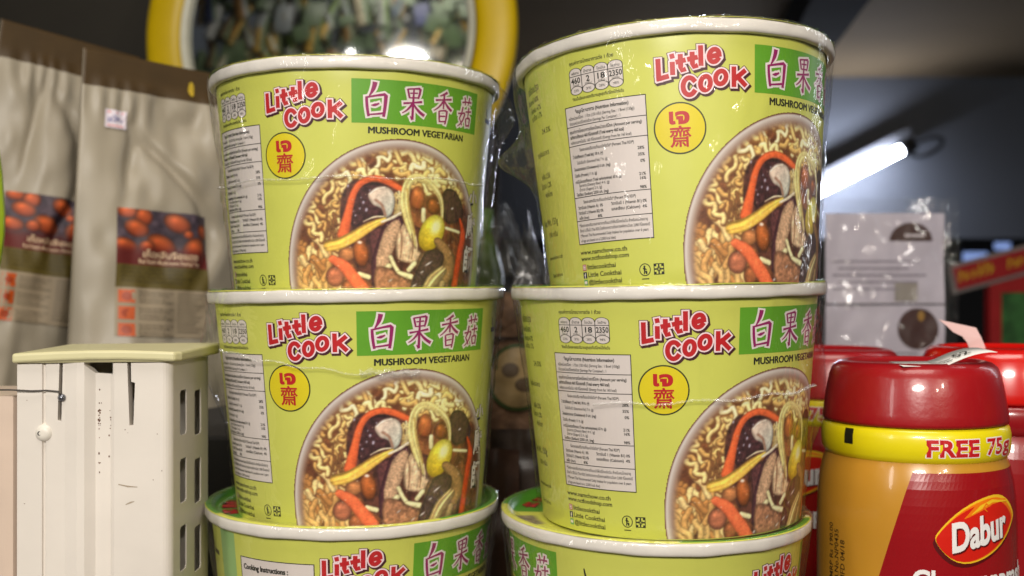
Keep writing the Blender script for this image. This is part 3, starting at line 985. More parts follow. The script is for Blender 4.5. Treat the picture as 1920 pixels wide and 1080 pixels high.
    p.stroke([(cx + 0.5, cz - 0.5), (cx + 0.6, cz - 1.7)], [.9, .7], 0, BLACK)
    p.rect(cx - 1.6, cz - 3.9, cx + 1.6, cz - 3.5, 0, BLACK)
    cx = d2s(-19.6)
    s = 2.25
    p.rect(cx - s, cz - s, cx + s, cz + s, 0, BLACK)
    p.rect(cx - s + .35, cz - s + .35, cx + s - .35, cz + s - .35, 1, LIME)
    for k in range(4):       # four arrows pointing to the middle
        ca, sa = math.cos(k * PI / 2), math.sin(k * PI / 2)
        tr = lambda pts: [(cx + x * ca - y * sa, cz + x * sa + y * ca) for x, y in pts]
        p.poly(tr([(0.15, 0.0), (0.85, -0.75), (0.85, 0.75)]), 2, BLACK)
        p.poly(tr([(0.85, -0.3), (1.9, -0.3), (1.9, 0.3), (0.85, 0.3)]), 2, BLACK)
        p.poly(tr([(1.1, 1.1), (1.9, 1.1), (1.9, 1.9), (1.1, 1.9)]), 2, BLACK)
    p.build('recycling_marks', mp, body)


def make_cup(label):
    t = thing('noodle_cup', label, 'noodle cup')
    prof = [(0.0, 0.0035), (RB - 0.0035, 0.0035), (RB - 0.0025, 0.0), (RB - 0.0002, 0.0), (RB, 0.0004)]
    for k in range(1, 15):
        z = 0.0004 + (H - 0.0062) * k / 14
        prof.append((RB + (RT - RB) * z / H, z))
    prof += [(RT - 0.0006, H - 0.0035), (RT - 0.0012, H - 0.0015)]
    body = lathe('cup_body', prof, [LIME], t, n=160)
    body.data.polygons.foreach_set('material_index', [0] * len(body.data.polygons))
    # rolled paper rim with a few soft dents
    rp = []
    for k in range(15):
        a = -PI * 0.62 + PI * 1.62 * k / 14
        c = math.cos(a)
        s = math.sin(a)
        rp.append((0.0695 + 0.0019 * math.copysign(abs(c) ** 0.6, c), H - 0.0029 + 0.0029 * math.copysign(abs(s) ** 0.6, s)))
    rn = random.Random(11)
    ph = [rn.uniform(0, 6.28) for _ in range(8)]

    def wob(a, j):
        return (0.00022 * math.sin(5 * a + ph[0]) + 0.00015 * math.sin(13 * a + ph[1]) + 0.0001 * math.sin(31 * a + ph[2]),
                (0.00012 * math.sin(7 * a + ph[3]) + 0.00010 * math.sin(17 * a + ph[4])) * (0.4 if j > 8 else 1))
    lathe('rim', rp, [RIMW], t, n=192, wob=wob)
    # paper lid with its own print
    na = 180
    prof = []
    for k in range(9):        # curls over the upper outside of the rolled rim
        a = R_(48 + 96 * k / 8)
        c, s_ = math.cos(a), math.sin(a)
        prof.append((0.0695 + 0.0022 * math.copysign(abs(c) ** 0.6, c), H - 0.0029 + 0.0032 * abs(s_) ** 0.6))
    prof += [(0.0668, H - 0.0016), (0.0655, H - 0.0029), (0.0638, H - 0.0034)]
    prof += [(0.0638 * (1 - f), H - 0.0034) for f in np.linspace(0.05, 1, 20)]
    V, F, P2 = [], [], []
    for r, z in prof:
        for j in range(na):
            a = 2 * PI * j / na
            V.append((r * math.sin(a), -r * math.cos(a), z))
            P2.append((r * 1000 * math.sin(a), -r * 1000 * math.cos(a)))
    for i in range(len(prof) - 1):
        for j in range(na):
            k = (j + 1) % na
            F.append((i * na + j, i * na + k, (i + 1) * na + k, (i + 1) * na + j))
    lm = mesh('lid', V, F)
    P2 = np.array(P2)
    X, Y = P2[:, 0], P2[:, 1]
    rr = np.hypot(X, Y)
    an = np.degrees(np.arctan2(X, -Y))
    col = np.tile(np.array([212., 212., 92.]), (len(X), 1))
    gr = (((an > 40) & (an < 112)) | (an < -52) | (an > 172))
    gb = (gr & (rr < 70.8))[:, None]
    col = np.where(gb, np.array([84., 152., 44.]), col)
    pic = (an > 112) & (an < 172)
    col[pic] = paint_food(X[pic] * 16 + 100, Y[pic] * 16 + 100, np.full(pic.sum(), 0.5))
    mush = (an > -46) & (an < -26) & (rr > 57) & (rr < 67)
    col[mush] = np.array([132., 120., 96.]) * (0.6 + 0.8 * fbm(X[mush] / 3, Y[mush] / 3, 4))[:, None]
    set_colors(lm, col)
    lid = link('lid', lm, [VERT], t)
    p = Print()
    for i, ch in enumerate('Little Cook'):
        if ch != ' ':
            p.fit(ch, (-15 + 2.8 * i, 0, -12.6 + 2.8 * i, 6), 1, MAROON, off=0.07, dx=.3, dz=-.3)
            p.fit(ch, (-15 + 2.8 * i, 0, -12.6 + 2.8 * i, 6), 2, RED, off=0.04)

    def lid_map(q, z, o):
        a = np.radians(-78 + q * 1.0)
        r = (57.0 + z) / 1000
        return np.stack([r * np.sin(a), -r * np.cos(a), H - 0.0034 + o + np.clip((r - 0.0630) / 0.0030, 0, 1) * 0.0022], 1)
    p.build('lid_logo', lid_map, lid, cut=None)
    make_front(0, body, True)
    make_front(169, body, False)
    # ingredient lines to the left of the icons
    p = Print()
    for a, z, tx, sz, wd in [(-70.5, 89.6, 'เครื่องปรุง', 4.4, 14), (-72, 85.2, 'เส้นบะหมี่ 60%', 3.2, 15), (-70.5, 81.2, 'เห็ดหอม 4.7%', 3.2, 13), (-70.5, 77.8, 'แปะก๊วย 1.7%', 3.2, 13), (-65, 70.2, '24.5%', 3.2, 8), (-68, 61, 'วัตถุเจือปนอาหาร', 3.0, 14), (-69.5, 51, 'เกลือ 2.5%', 3.2, 10),
                             (-69.5, 47, 'น้ำตาล 1.2%', 3.2, 12), (-69.5, 43, 'พริกไทย', 3.0, 8), (-67.6, 30.6, 'Net Wt. 150g', 4.2, 18), (-69, 25.5, '150 กรัม', 3.0, 10), (-67, 15.8, 'www.namchow.co.th', 2.4, 17), (-69, 8, 'Best before', 2.4, 12)]:
        p.text(tx, d2s(a), z, sz, 0, OLIVE, off=0.012, align='r', width=wd)
    p.build('ingredient_lines', cup_map, body)
    # upright white characters at the right of the picture
    p = Print()
    for ch, z0_, z1_ in (('小', 43.5, 50.0), ('廚', 27.5, 39.5), ('師', 11.5, 23.5)):
        p.fit(ch, (d2s(80.5) - 4.6, z0_, d2s(80.5) + 4.6, z1_), 3, BLACK, off=0.05)
        p.fit(ch, (d2s(80.5) - 4.6, z0_, d2s(80.5) + 4.6, z1_), 4, WHITE, off=0.03)
    p.build('side_lettering', cup_map, body)
    # mint coloured side panel and a heading on the other side
    p = Print()
    p.rect(d2s(100.5), 1.5, d2s(112), 98, 0, MINT)
    p.build('mint_panel', cup_map, body)
    p = Print()
    p.rect(d2s(88), 84, d2s(96), 86.2, 0, BLACK)
    p.stroke([(d2s(89), 91), (d2s(89.5), 88), (d2s(91), 86.5)], [0.6, 0.9, 0.7], 0.3, BLACK)
    p.build('side_panel', cup_map, body)
    return t


def copy_tree(o, parent=None):
    c = o.copy()
    COL.objects.link(c)
    if parent:
        c.parent = parent
    for ch in list(o.children):
        copy_tree(ch, c)
    return c


FOOD = food_mesh()
FOOD.materials.append(VERT)
FILM = film_mat('clear_shrink_film', base=0.028, edge=0.36, rough=0.07, bump=0.7, bscale=60, haze=0.008)
SEAM = film_mat('frayed_film_seam', base=0.10, edge=0.5, rough=0.12, bump=0.8, bscale=400, haze=0.16)


def make_wrap(cup, seed, rz, bulges, seams):
    """shrink film: stretched from rim to foot; bulges = (view angle, z, height, sig angle, sig z)"""
    rs = np.random.RandomState(seed)
    na, nz = 220, 54
    A, Zg = np.meshgrid(np.linspace(0, 2 * PI, na, endpoint=False), np.linspace(0, 1, nz))
    view = (A + rz + PI) % (2 * PI) - PI
    z = 0.0012 + Zg * (H - 0.0045)
    base = RB + 0.0016 + (R + 0.0005 - RB - 0.0016) * Zg
    print_r = RB + (RT - RB) * z / H
    slack = np.sin(Zg * PI)
    wr = (fbm(A * 5 + Zg * 3 + 20, Zg * 5 + seed, seed, 3) - 0.5) * 0.0030 * slack
    ridge = np.zeros_like(A)
    for k in range(16):
        a0 = rs.rand() * 2 * PI
        sl = rs.uniform(-0.5, 0.5)
        wdt = rs.uniform(0.012, 0.035)
        zc, zs = rs.uniform(0.1, 0.95), rs.uniform(0.1, 0.3)
        d = (A - a0 - sl * (Zg - zc) + PI) % (2 * PI) - PI
        ridge += rs.uniform(0.0006, 0.0014) * np.exp(-(d / wdt) ** 2 - ((Zg - zc) / zs) ** 2)
    r = base - 0.0011 * slack + wr * 0.7 + ridge
    for (va, zc, hgt, sa, sz) in bulges:
        d = (view - R_(va) + PI) % (2 * PI) - PI
        r = r + hgt * np.exp(-(d / R_(sa)) ** 2 - ((z - zc) / sz) ** 2)
    r = np.maximum(r, print_r + 0.0008)
    V = np.stack([r * np.sin(A), -r * np.cos(A), z], -1).reshape(-1, 3)
    # over the rim and a little way onto the lid
    extra = []
    for rr, zz in ((R + 0.0004, H - 0.0008), (R - 0.0006, H + 0.0007), (0.0690, H + 0.0010), (0.0662, H + 0.0007)):
        a = A[0]
        j = 0.0002 * rs.randn(na)
        extra.append(np.stack([(rr + j) * np.sin(a), -(rr + j) * np.cos(a), np.full(na, zz) + j], 1))
    V = np.concatenate([V] + extra)
    rows = nz + 4
    F = [(i * na + j, i * na + (j + 1) % na, (i + 1) * na + (j + 1) % na, (i + 1) * na + j) for i in range(rows - 1) for j in range(na)]
    w_ = link('shrink_wrap', mesh('shrink_wrap', V, F), [FILM], cup)
    for (va0, va1, z0_, z1_, wd) in seams:
        n = 150
        v, f = [], []
        for i in range(n + 1):
            u = i / n
            va = va0 + (va1 - va0) * u
            a = R_(va) - rz
            zz = z0_ + (z1_ - z0_) * u + 0.0006 * math.sin(u * 23 + seed) + rs.randn() * 0.00012
            rr0 = RB + 0.0016 + (R - RB - 0.0011) * zz / H + 0.0006
            h = wd * (0.6 + 0.8 * rs.rand())
            for (dz, dr) in ((-h * 0.4, 0), (0, 0.0009 + 0.0005 * rs.rand()), (h * 0.6, 0.0001)):
                v.append(((rr0 + dr) * math.sin(a), -(rr0 + dr) * math.cos(a), zz + dz))
        for i in range(n):
            for k in range(2):
                f.append((i * 3 + k, (i + 1) * 3 + k, (i + 1) * 3 + k + 1, i * 3 + k + 1))
        link('film_seam', mesh('film_seam', v, f), [SEAM], w_, smooth=False)


CUPS = [
    # label, base (x, y, z), tilts, turn, film bulges, film seams
    ('top noodle cup of the left stack, gathered film standing off its right side', (-0.0776, 0.5455, -0.0028), (-0.23, -0.04, -12.04),
     [(95, 0.090, 0.0085, 7, 0.012), (95, 0.055, 0.0035, 6, 0.03)], [(-70, 72, 0.051, 0.053, 0.0011)]),
    ('middle noodle cup of the left stack, film seam running below its red lettering', (-0.0738, 0.5354, -0.1048), (0.0, -0.86, -10.98),
     [(-92, 0.070, 0.011, 16, 0.022)], [(-55, 12, 0.079, 0.068, 0.0010), (8, 30, 0.069, 0.068, 0.003)]),
    ('tilted top noodle cup of the right stack, film pinched to a point at its left', (0.0770, 0.4948, -0.0012), (-3.25, -1.99, 2.32),
     [(-90, 0.062, 0.014, 7, 0.0085), (-86, 0.085, 0.003, 10, 0.02)], []),
    ('middle noodle cup of the right stack, frayed film seam across its badge', (0.0734, 0.5078, -0.1024), (0.51, -1.08, -0.07),
     [(92, 0.055, 0.008, 12, 0.03)], [(-35, 62, 0.0565, 0.060, 0.0012)]),
    ('bottom noodle cup of the left stack, cooking instructions box cut by the photo edge', (-0.0782, 0.5409, -0.2069), (0.45, 0.07, 12.96 - 169), [], []),
    ('bottom noodle cup of the right stack, turned with two characters showing at its left', (0.0655, 0.5120, -0.2066), (0.5, 0.4, -121.58), [(-40, 0.1, 0.002, 10, 0.01)], []),
]
proto = None
allcups = []
for (lb, loc, tl, bul, sm) in CUPS:
    if proto is None:
        proto = make_cup(lb)
        o = proto
    else:
        o = copy_tree(proto)
        o['label'] = lb
    o['group'] = 'stacked lime green noodle cups'
    o.location = (loc[0], loc[1], loc[2] + Z0)
    o.rotation_euler = Matrix(rotm(*[R_(a) for a in tl]).tolist()).to_euler()
    for ch in o.children:
        if ch.name.startswith('lid'):
            ch.rotation_euler = (0, 0, R_(-tl[2] - (40 if 'turned' in lb else 0)))
    allcups.append((o, tl, bul, sm))
for ch in list(allcups[5][0].children_recursive):
    if ch.name.startswith('mint_panel'):
        bpy.data.objects.remove(ch)
for k, (o, tl, bul, sm) in enumerate(allcups):
    make_wrap(o, 40 + k, R_(tl[2]), bul, sm)

# ------------------------------------------------------------------ the shelf and the dim shop behind
DARKW = mat('dark_board', (52, 50, 48), 0.7, 0.3, 0.15, 3)
shelf_m = mat('worn_shelf_board', (88, 78, 66), 0.6, 0.3, 0.2, 8)
struct(box('shelf_board', (-1.1, 0.30, -0.02 + Z0 - 0.2078), (1.1, 1.05, Z0 - 0.2078), shelf_m, bev=0.002))
struct(box('shelf_step', (-0.62, 0.62, Z0 - 0.2064), (-0.145, 0.95, Z0 - 0.083), DARKW, bev=0.002))

ceil_m = mat('brown_ceiling_paint', (104, 90, 70), 0.85, 0.1, 0.12, 1.5)
struct(box('ceiling', (-4, 0.9, Z0 + 0.82), (4, 4.2, Z0 + 0.86), ceil_m))
val_m = mat('grey_fascia_paint', (100, 104, 112), 0.7, 0.3, 0.08, 1.2)
struct(box('fascia', (-4, 4.205, Z0 + 0.20), (4, 4.25, Z0 + 0.86), val_m))
struct(box('back_wall', (-4, 6.0, -1.5), (4, 6.1, 3), DARKW))
struct(box('wall', (-4, 1.62, Z0 - 1.2), (-0.02, 1.66, Z0 + 0.80), mat('dark_wall_paint', (66, 62, 56), 0.75, 0.3, 0.2, 2.5)))
beam_m = mat('grey_beam_paint', (30, 30, 29), 0.9, 0.08, 0.1, 4)
b0, b1 = at(1585, -60, 2.2), at(1470, 140, 3.6)
bm = bmesh.new()
box_bm(bm, -0.06, -0.05, 0, 0.06, 0.05, (b1 - b0).length)
me = bpy.data.meshes.new('ceiling_beam')
bm.to_mesh(me)
bm.free()
o = struct(link('ceiling_beam', me, beam_m, None, False))
o.location = b0
o.rotation_euler = (b1 - b0).to_track_quat('Z', 'Y').to_euler()

# fluorescent tube
t = thing('tube_light', 'glowing white fluorescent tube on the grey fascia behind the right stack', 'tube light', at(1560, 340, 4.1))
e0, e1 = at(1690, 281, 4.03), at(1330, 462, 4.03)
L = (e1 - e0).length
q = (e1 - e0).to_track_quat('Z', 'Y').to_euler()
tube_e = mat('lit_tube', (255, 255, 255), 0.3, emit=(232, 238, 255), estr=70)
fix = mat('lamp_housing', (96, 98, 104), 0.5)
tb = lathe('tube', [(0.0, 0.0), (0.017, 0.001), (0.017, L - 0.001), (0.0, L)], [tube_e], t, n=24)
tb.location = e0 - Vector(t.location)
tb.rotation_euler = q
cap = lathe('end_cap', [(0.0, -0.05), (0.03, -0.05), (0.03, 0.0), (0.0, 0.0)], [mat('black_cap', (30, 30, 32), 0.5)], t, n=20)
cap.location = tb.location
cap.rotation_euler = q
hb = box('housing', (-0.03, -0.03, -0.08), (0.03, 0.03, L), fix, t, 0.005)
hb.location = e0 - Vector(t.location) + Vector((0, 0.10, 0.035))
hb.rotation_euler = q

lp = [at(1700, 275, 4.03) + Vector((0.075 + 0.06 * math.cos(a), 0, 0.0 + 0.03 * math.sin(a) + 0.02 * math.cos(a))) - Vector(t.location) for a in [PI + 2 * PI * k / 26 for k in range(27)]]
vv, ff = [], []
for i, q_ in enumerate(lp):
    d_ = (lp[min(i + 1, 26)] - lp[max(i - 1, 0)]).normalized()
    n_ = d_.cross(Vector((0, 1, 0))).normalized()
    for k in range(6):
        vv.append(q_ + (n_ * math.cos(k * PI / 3) + Vector((0, 1, 0)) * math.sin(k * PI / 3)) * 0.007)
for i in range(26):
    for k in range(6):
        ff.append((i * 6 + k, i * 6 + (k + 1) % 6, i * 6 + 6 + (k + 1) % 6, i * 6 + 6 + k))
link('cord', mesh('cord', vv, ff), [mat('black_cap', (30, 30, 32), 0.5)], t)

# round convex mirror in a yellow frame
MD = 1.30
mc = at(615, 62, MD)
t = thing('round_mirror', 'round convex mirror in a thick yellow frame above the left stack', 'mirror', mc, (R_(-1.6), 0, R_(-8.5)))
prof = []
ro, ri = 0.2285, 0.1795
for k in range(25):
    a = 2 * PI * k / 24
    prof.append(((ro + ri) / 2 + (ro - ri) / 2 * math.copysign(abs(math.cos(a)) ** 0.7, math.cos(a)), 0.014 * math.copysign(abs(math.sin(a)) ** 0.8, math.sin(a))))
fr = lathe('frame', prof, [mat('yellow_plastic', (214, 180, 6), 0.4, var=0.04)], t, n=128)
fr.rotation_euler = (R_(90), 0, 0)
pr = [(ri + 0.001, 0.013), (ri - 0.006, 0.012), (ri - 0.0085, 0.008), (ri - 0.006, 0.004)]
g = lathe('white_bead', pr, [mat('off_white_plastic', (206, 204, 186), 0.4)], t, n=128)
g.rotation_euler = (R_(90), 0, 0)
RS = 0.55
prof = [(max(1e-4, (ri - 0.004) * k / 24), 0.035 + math.sqrt(RS ** 2 - ((ri - 0.004) * k / 24) ** 2) - RS) for k in range(25)]
mm_ = bpy.data.materials.new('mirror_silver')
mm_.use_nodes = True
b = mm_.node_tree.nodes['Principled BSDF']
b.inputs['Metallic'].default_value = 1
b.inputs['Roughness'].default_value = 0.07
b.inputs['Base Color'].default_value = (0.78, 0.8, 0.8, 1)
g = lathe('glass', prof, [mm_], t, n=128)
g.rotation_euler = (R_(90), 0, 0)

# the crowded goods opposite: seen only as the reflection in the mirror, lids and film
rn = random.Random(21)
bm = bmesh.new()
GM = [(80, 100, 66), (150, 150, 146), (206, 164, 74), (60, 66, 104), (150, 110, 60), (110, 92, 66), (170, 174, 178), (128, 156, 76), (74, 74, 74), (200, 188, 160), (110, 118, 120)]
for k in range(760):
    th = R_(rn.uniform(-84, 84))
    rad = 1.9 + 0.35 * rn.random()
    x, y, z = -0.15 + rad * math.sin(th), 0.75 - rad * math.cos(th), rn.uniform(-0.2, 2.4)
    n0 = len(bm.faces)
    if rn.random() < 0.5:
        sx, sz = rn.uniform(0.05, 0.12), rn.uniform(0.06, 0.20)
        vs = box_bm(bm, x - sx, y - 0.05, z - sz, x + sx, y + 0.05, z + sz)
    else:
        r0 = rn.uniform(0.05, 0.12)
        rr = bmesh.ops.create_cone(bm, cap_ends=True, segments=14, radius1=r0, radius2=r0 * rn.uniform(0.4, 1), depth=rn.uniform(0.2, 0.5))
        vs = rr['verts']
        bmesh.ops.translate(bm, vec=(x, y, z), verts=vs)
    bmesh.ops.rotate(bm, cent=(x, y, z), matrix=Matrix.Rotation(th, 3, 'Z') @ Matrix.Rotation(rn.uniform(-0.5, 0.5), 3, 'Y'), verts=vs)
    bm.faces.ensure_lookup_table()
    c = rn.randrange(len(GM))
    for f in bm.faces[n0:]:
        f.material_index = c
me = bpy.data.meshes.new('shop_goods')
bm.to_mesh(me)
bm.free()
o = link('shop_goods', me, [mat('goods_wrapper_%d' % i, c, 0.3, var=0.4, scale=12) for i, c in enumerate(GM)], None, False)
o['kind'] = 'stuff'
o['label'] = 'crowded colourful shop goods mirrored in the round yellow mirror'
o['category'] = 'goods'

# ------------------------------------------------------------------ foil pouches
zsh0 = Z0 - 0.2077
POUCH = mat('grey_foil_pouch', (160, 150, 132), 0.42, 0.5, 0.05, 6, bump=0.12, bscale=30)
SEAL = mat('brown_seal_band', (70, 52, 26), 0.5, 0.4, 0.15, 40)
STICK = mat('price_sticker_paper', (226, 216, 226), 0.5)


def make_pouch(label, W, Hh, seed, lab, sticker):
    t = thing('foil_pouch', label, 'pouch', group='grey foil tea pouches')
    nx, nz = 60, 110
    def depth(u, v):
        # u -1..1 across, v 0..1 up: puffed low, flat at the seal, creased
        u = np.asarray(u, float)
        v = np.asarray(v, float)
        puff = (1 - np.abs(u) ** 2.6) * np.clip(1 - v / 0.93, 0, 1) ** 0.55 * 0.026
        puff = puff * (0.7 + 0.3 * smooth(0.0, 0.15, v))
        cr = (fbm(u * 1.6 + 9, v * 3.6 + seed, seed, 3) - 0.5) * 0.024 * np.clip(1 - np.abs(u) ** 4, 0, 1) * smooth(0.95, 0.8, v)
        a = np.abs((u - 0.35 * np.sin(v * 9 + seed)) * 1.0 + (v - 0.62) * 1.2)
        cr = cr - 0.0065 * np.exp(-(a / 0.10) ** 2) * smooth(0.9, 0.7, v) * smooth(0.3, 0.5, v)
        b2 = np.abs(u + 0.55 - 0.5 * (v - 0.5))
        cr = cr - 0.004 * np.exp(-(b2 / 0.07) ** 2) * smooth(0.92, 0.75, v) * smooth(0.5, 0.7, v)
        rip = 0.0013 * np.sin(u * 26 + 3 * np.sin(u * 5 + seed)) * np.exp(-((v - 0.86) / 0.05) ** 2)
        return puff + cr + rip
    U, Vv = np.meshgrid(np.linspace(-1, 1, nx), np.linspace(0, 1, nz))
    d = depth(U, Vv)
    front = np.stack([U * W / 2, -0.001 - np.maximum(d, 0), Vv * Hh], -1).reshape(-1, 3)
    back = np.stack([U * W / 2, 0.001 + np.maximum(d, 0) * 0.8, Vv * Hh], -1).reshape(-1, 3)
    f, mi = [], []
    N = nx * nz
    wave = 0.018 * np.sin(np.linspace(-1, 1, nx) * 5 + seed)
    for j in range(nz - 1):
        for i in range(nx - 1):
            q = (j * nx + i, j * nx + i + 1, (j + 1) * nx + i + 1, (j + 1) * nx + i)
            m = 1 if (j + 0.5) / (nz - 1) > 0.895 else 0
            f.append(q)
            mi.append(m)
            f.append(tuple(N + k for k in reversed(q)))
            mi.append(m)
    per = [i for i in range(nx)] + [j * nx + nx - 1 for j in range(1, nz)] + [(nz - 1) * nx + i for i in range(nx - 2, -1, -1)] + [j * nx for j in range(nz - 2, 0, -1)]
    for a, b in zip(per, per[1:] + per[:1]):
        f.append((b, a, N + a, N + b))
        mi.append(0)
    link('bag', mesh('bag', np.concatenate([front, back]), f, mi), [POUCH, SEAL], t)
    mp = lambda s, z, o: np.stack([s / 1000, -0.001 - np.maximum(depth(s / 1000 / (W / 2), z / 1000 / Hh), 0) - o, z / 1000], 1)
    # printed front label: mushrooms photograph over bands of text
    x0, z0, x1, z1 = lab
    gx, gz = 90, 150
    X, Z = np.meshgrid(np.linspace(x0, x1, gx), np.linspace(z0, z1, gz))
    u = ((X - x0) / (x1 - x0)).ravel()
    v = ((Z - z0) / (z1 - z0)).ravel()
    col = np.tile(np.array([158., 142., 118.]), (len(u), 1))
    c_ol = np.array([92, 78, 24])
    P = Painter(u * 300, (1 - v) * 300 * (z1 - z0) / (x1 - x0))
    n = fbm(P.X / 20, P.Y / 20, seed)[:, None]
    P.c = np.array([30, 24, 34]) * (1 - n) + np.array([112, 92, 104]) * n
    for (x, y, a, b_, ang) in [(30, 10, 34, 22, 10), (80, 24, 30, 30, 30), (60, 62, 40, 28, 20), (190, 36, 44, 30, 25), (25, 120, 44, 26, 10), (140, 110, 52, 34, 20), (250, 120, 40, 46, 40), (285, 55, 30, 26, 20), (95, 120, 26, 22, 0), (225, 70, 16, 14, 0)]:
        P.ell(x, y, a, b_, ang, (214, 104, 50), edge=0.4, hi=0.25, grad=(158, 62, 28))
    yy = P.Y / P.Y.max()
    ph, pr_, po = 0.34, 0.44, 0.62
    col[yy < ph] = P.c[yy < ph]
    red_a = smooth(ph - 0.08, ph + 0.02, yy)[:, None] * (yy < pr_)[:, None]
    col = np.where((yy < pr_)[:, None], P.c * (1 - red_a) + np.array([96, 20, 14]) * red_a, col)
    col = np.where(((yy >= pr_) & (yy < po))[:, None], c_ol, col)
    V3 = mp(X.ravel(), Z.ravel(), np.full(X.size, 0.0006))
    idx = np.arange(gx * gz).reshape(gz, gx)
    q = np.stack([idx[:-1, :-1], idx[:-1, 1:], idx[1:, 1:], idx[1:, :-1]], -1).reshape(-1, 4)
    me = mesh('front_label', V3, q)
    set_colors(me, col)
    lb = link('front_label', me, [VERTM], t)
    p = Print()
    LW, LH = x1 - x0, z1 - z0
    cream = mat('cream_lettering', (226, 196, 160), 0.5)
    grey = mat('grey_lettering', (92, 82, 66), 0.5)
    olt = mat('olive_lettering', (60, 50, 18), 0.5)
    p.text('เห็ดหลินจือแดง', x0 + LW * 0.28, z1 - LH * 0.375, LW * 0.10, 0, cream, off=0.02, width=LW * 0.58)
    p.text('Red Reishi Mushroom Herbal Tea', x0 + LW * 0.24, z1 - LH * 0.425, LW * 0.07, 0, cream, off=0.015, width=LW * 0.64)
    for k in range(4):
        p.text('เห็ดหลินจือ สมุนไพรเพื่อสุขภาพ', x0 + LW * 0.05, z1 - LH * (0.475 + 0.034 * k), LW * 0.045, 0, olt, width=LW * (0.75 - 0.1 * (k % 2)))
    for k in range(3):
        p.rect(x0 + LW * 0.03, z1 - LH * (0.74 + 0.13 * k), x0 + LW * 0.19, z1 - LH * (0.64 + 0.13 * k), 0, mat('orange_icon', (196, 84, 28), 0.5))
        p.ellipse(x0 + LW * 0.11, z1 - LH * (0.69 + 0.13 * k), LW * 0.05, LW * 0.045, 1, mat('deep_orange_icon', (160, 60, 20), 0.5), rings=2, n=20)
        for j in range(4):
            p.text('ใส่ชาในแก้วแล้วเติมน้ำร้อน' if j % 2 else 'Put one tea bag in a cup', x0 + LW * 0.23, z1 - LH * (0.66 + 0.13 * k + 0.027 * j), LW * 0.042, 0, grey, width=LW * (0.38 - 0.05 * (j % 3)))
    for j in range(11):
        p.text('ผลิตภัณฑ์สมุนไพรธรรมชาติ', x0 + LW * 0.66, z1 - LH * (0.66 + 0.03 * j), LW * 0.042, 0, grey, width=LW * (0.30 - 0.04 * (j % 3)))
    p.build('label_text', lambda s, z, o: mp(s, z, o + 0.0007), lb, cut=3)
    if sticker:
        p = Print()
        p.ellipse(14, Hh * 1000 - 15, 2.2, 5.5, 0, mat('yellow_seal_mark', (190, 160, 40), 0.5), rings=2, n=20)
        p.build('seal_mark', lambda s, z, o: mp(s, z, o + 0.0008), t, cut=None)
        p = Print()
        sx, sz = sticker
        p.rect(sx, sz, sx + 15, sz + 12.5, 0, STICK)
        p.rect(sx + 1.5, sz + 10.3, sx + 13.8, sz + 11.4, 1, mat('pink_bar', (226, 150, 150), 0.5))
        p.rect(sx + 1.5, sz + 1.0, sx + 13.8, sz + 2.0, 1, mat('pink_bar', (226, 150, 150), 0.5))
        p.text('#340', sx + 2, sz + 4, 6.5, 1, mat('blue_ink', (70, 80, 150), 0.5), off=0.01, width=11, slant=0.05)
        p.build('price_sticker', lambda s, z, o: mp(s, z, o + 0.0012), t, cut=3)
    return t


Dp = 0.76
stp = Z0 - 0.083
hp = at(0, 118, Dp).z - stp + 0.002
po = make_pouch('grey foil tea pouch with a small price sticker, beside the left stack', 0.124, hp, 3, (-37, 50, 27, 137), (-47, hp * 1000 - 52))
po.location = (at(292, 0, Dp).x, Dp, stp)
po.rotation_euler = (R_(-2), R_(3.6), R_(40))
po2 = make_pouch('grey foil tea pouch cut off by the left photo edge, without any sticker', 0.104, hp * 1.14, 8, (-34, 58, 25, 152), None)
po2.location = (at(44, 0, 0.80).x, 0.80, stp)
po2.rotation_euler = (R_(-2), R_(8.0), R_(40))
# lime green packet just entering the photo's left edge
pts_ = [(-14, 200), (-6, 262), (3, 330), (8, 400), (7, 440), (1, 485), (-8, 520), (-20, 640), (-24, 900), (-20, 1243)]
vv, ff = [], []
for (px, py) in pts_:
    a, b_ = at(-110, py, 0.60), at(px, py, 0.60)
    for k in range(7):
        u = k / 6
        x = a.x + (b_.x - a.x) * u
        dd = 0.012 * math.sin(PI * u) + 0.0015
        vv += [(x, 0.60 - dd, max(a.z, zsh0)), (x, 0.60 + dd, max(a.z, zsh0))]
for j in range(len(pts_) - 1):
    for k in range(6):
        a = 14 * j + 2 * k
        ff += [(a, a + 14, a + 16, a + 2), (a + 1, a + 3, a + 17, a + 15)]
    a = 14 * j + 12
    ff.append((a, a + 14, a + 15, a + 1))
tag(link('snack_packet', mesh('snack_packet', vv, ff), [mat('lime_packet_film', (170, 196, 30), 0.4)]), 'lime green packet just entering the left photo edge', 'packet')

# ------------------------------------------------------------------ cream casing at lower left
CREAM = mat('aged_cream_plastic', (218, 211, 203), 0.42, 0.5, 0.06, 18, bump=0.05, bscale=120)
CREAMG = mat('greenish_cream_plastic', (206, 206, 182), 0.42, 0.5, 0.05, 18)
CAPM = mat('yellowed_cap_plastic', (204, 198, 156), 0.45, 0.5, 0.07, 25)
DARKH = mat('hole_shade', (26, 24, 22), 0.8)
RUST = mat('rust_speck', (96, 60, 40), 0.8, var=0.4, scale=300)


def solid_prism(name, outline, z0, z1, m, parent=None, bev=0.0):
    bm = bmesh.new()
    n = len(outline)
    b_ = [bm.verts.new((x, y, z0)) for x, y in outline]
    t_ = [bm.verts.new((x, y, z1)) for x, y in outline]
    bm.faces.new(list(reversed(b_)))
    bm.faces.new(t_)
    for i in range(n):
        j = (i + 1) % n
        bm.faces.new((b_[i], b_[j], t_[j], t_[i]))
    bmesh.ops.recalc_face_normals(bm, faces=bm.faces[:])
    me = bpy.data.meshes.new(name)
    bm.to_mesh(me)
    bm.free()
    return link(name, me, m, parent, False)


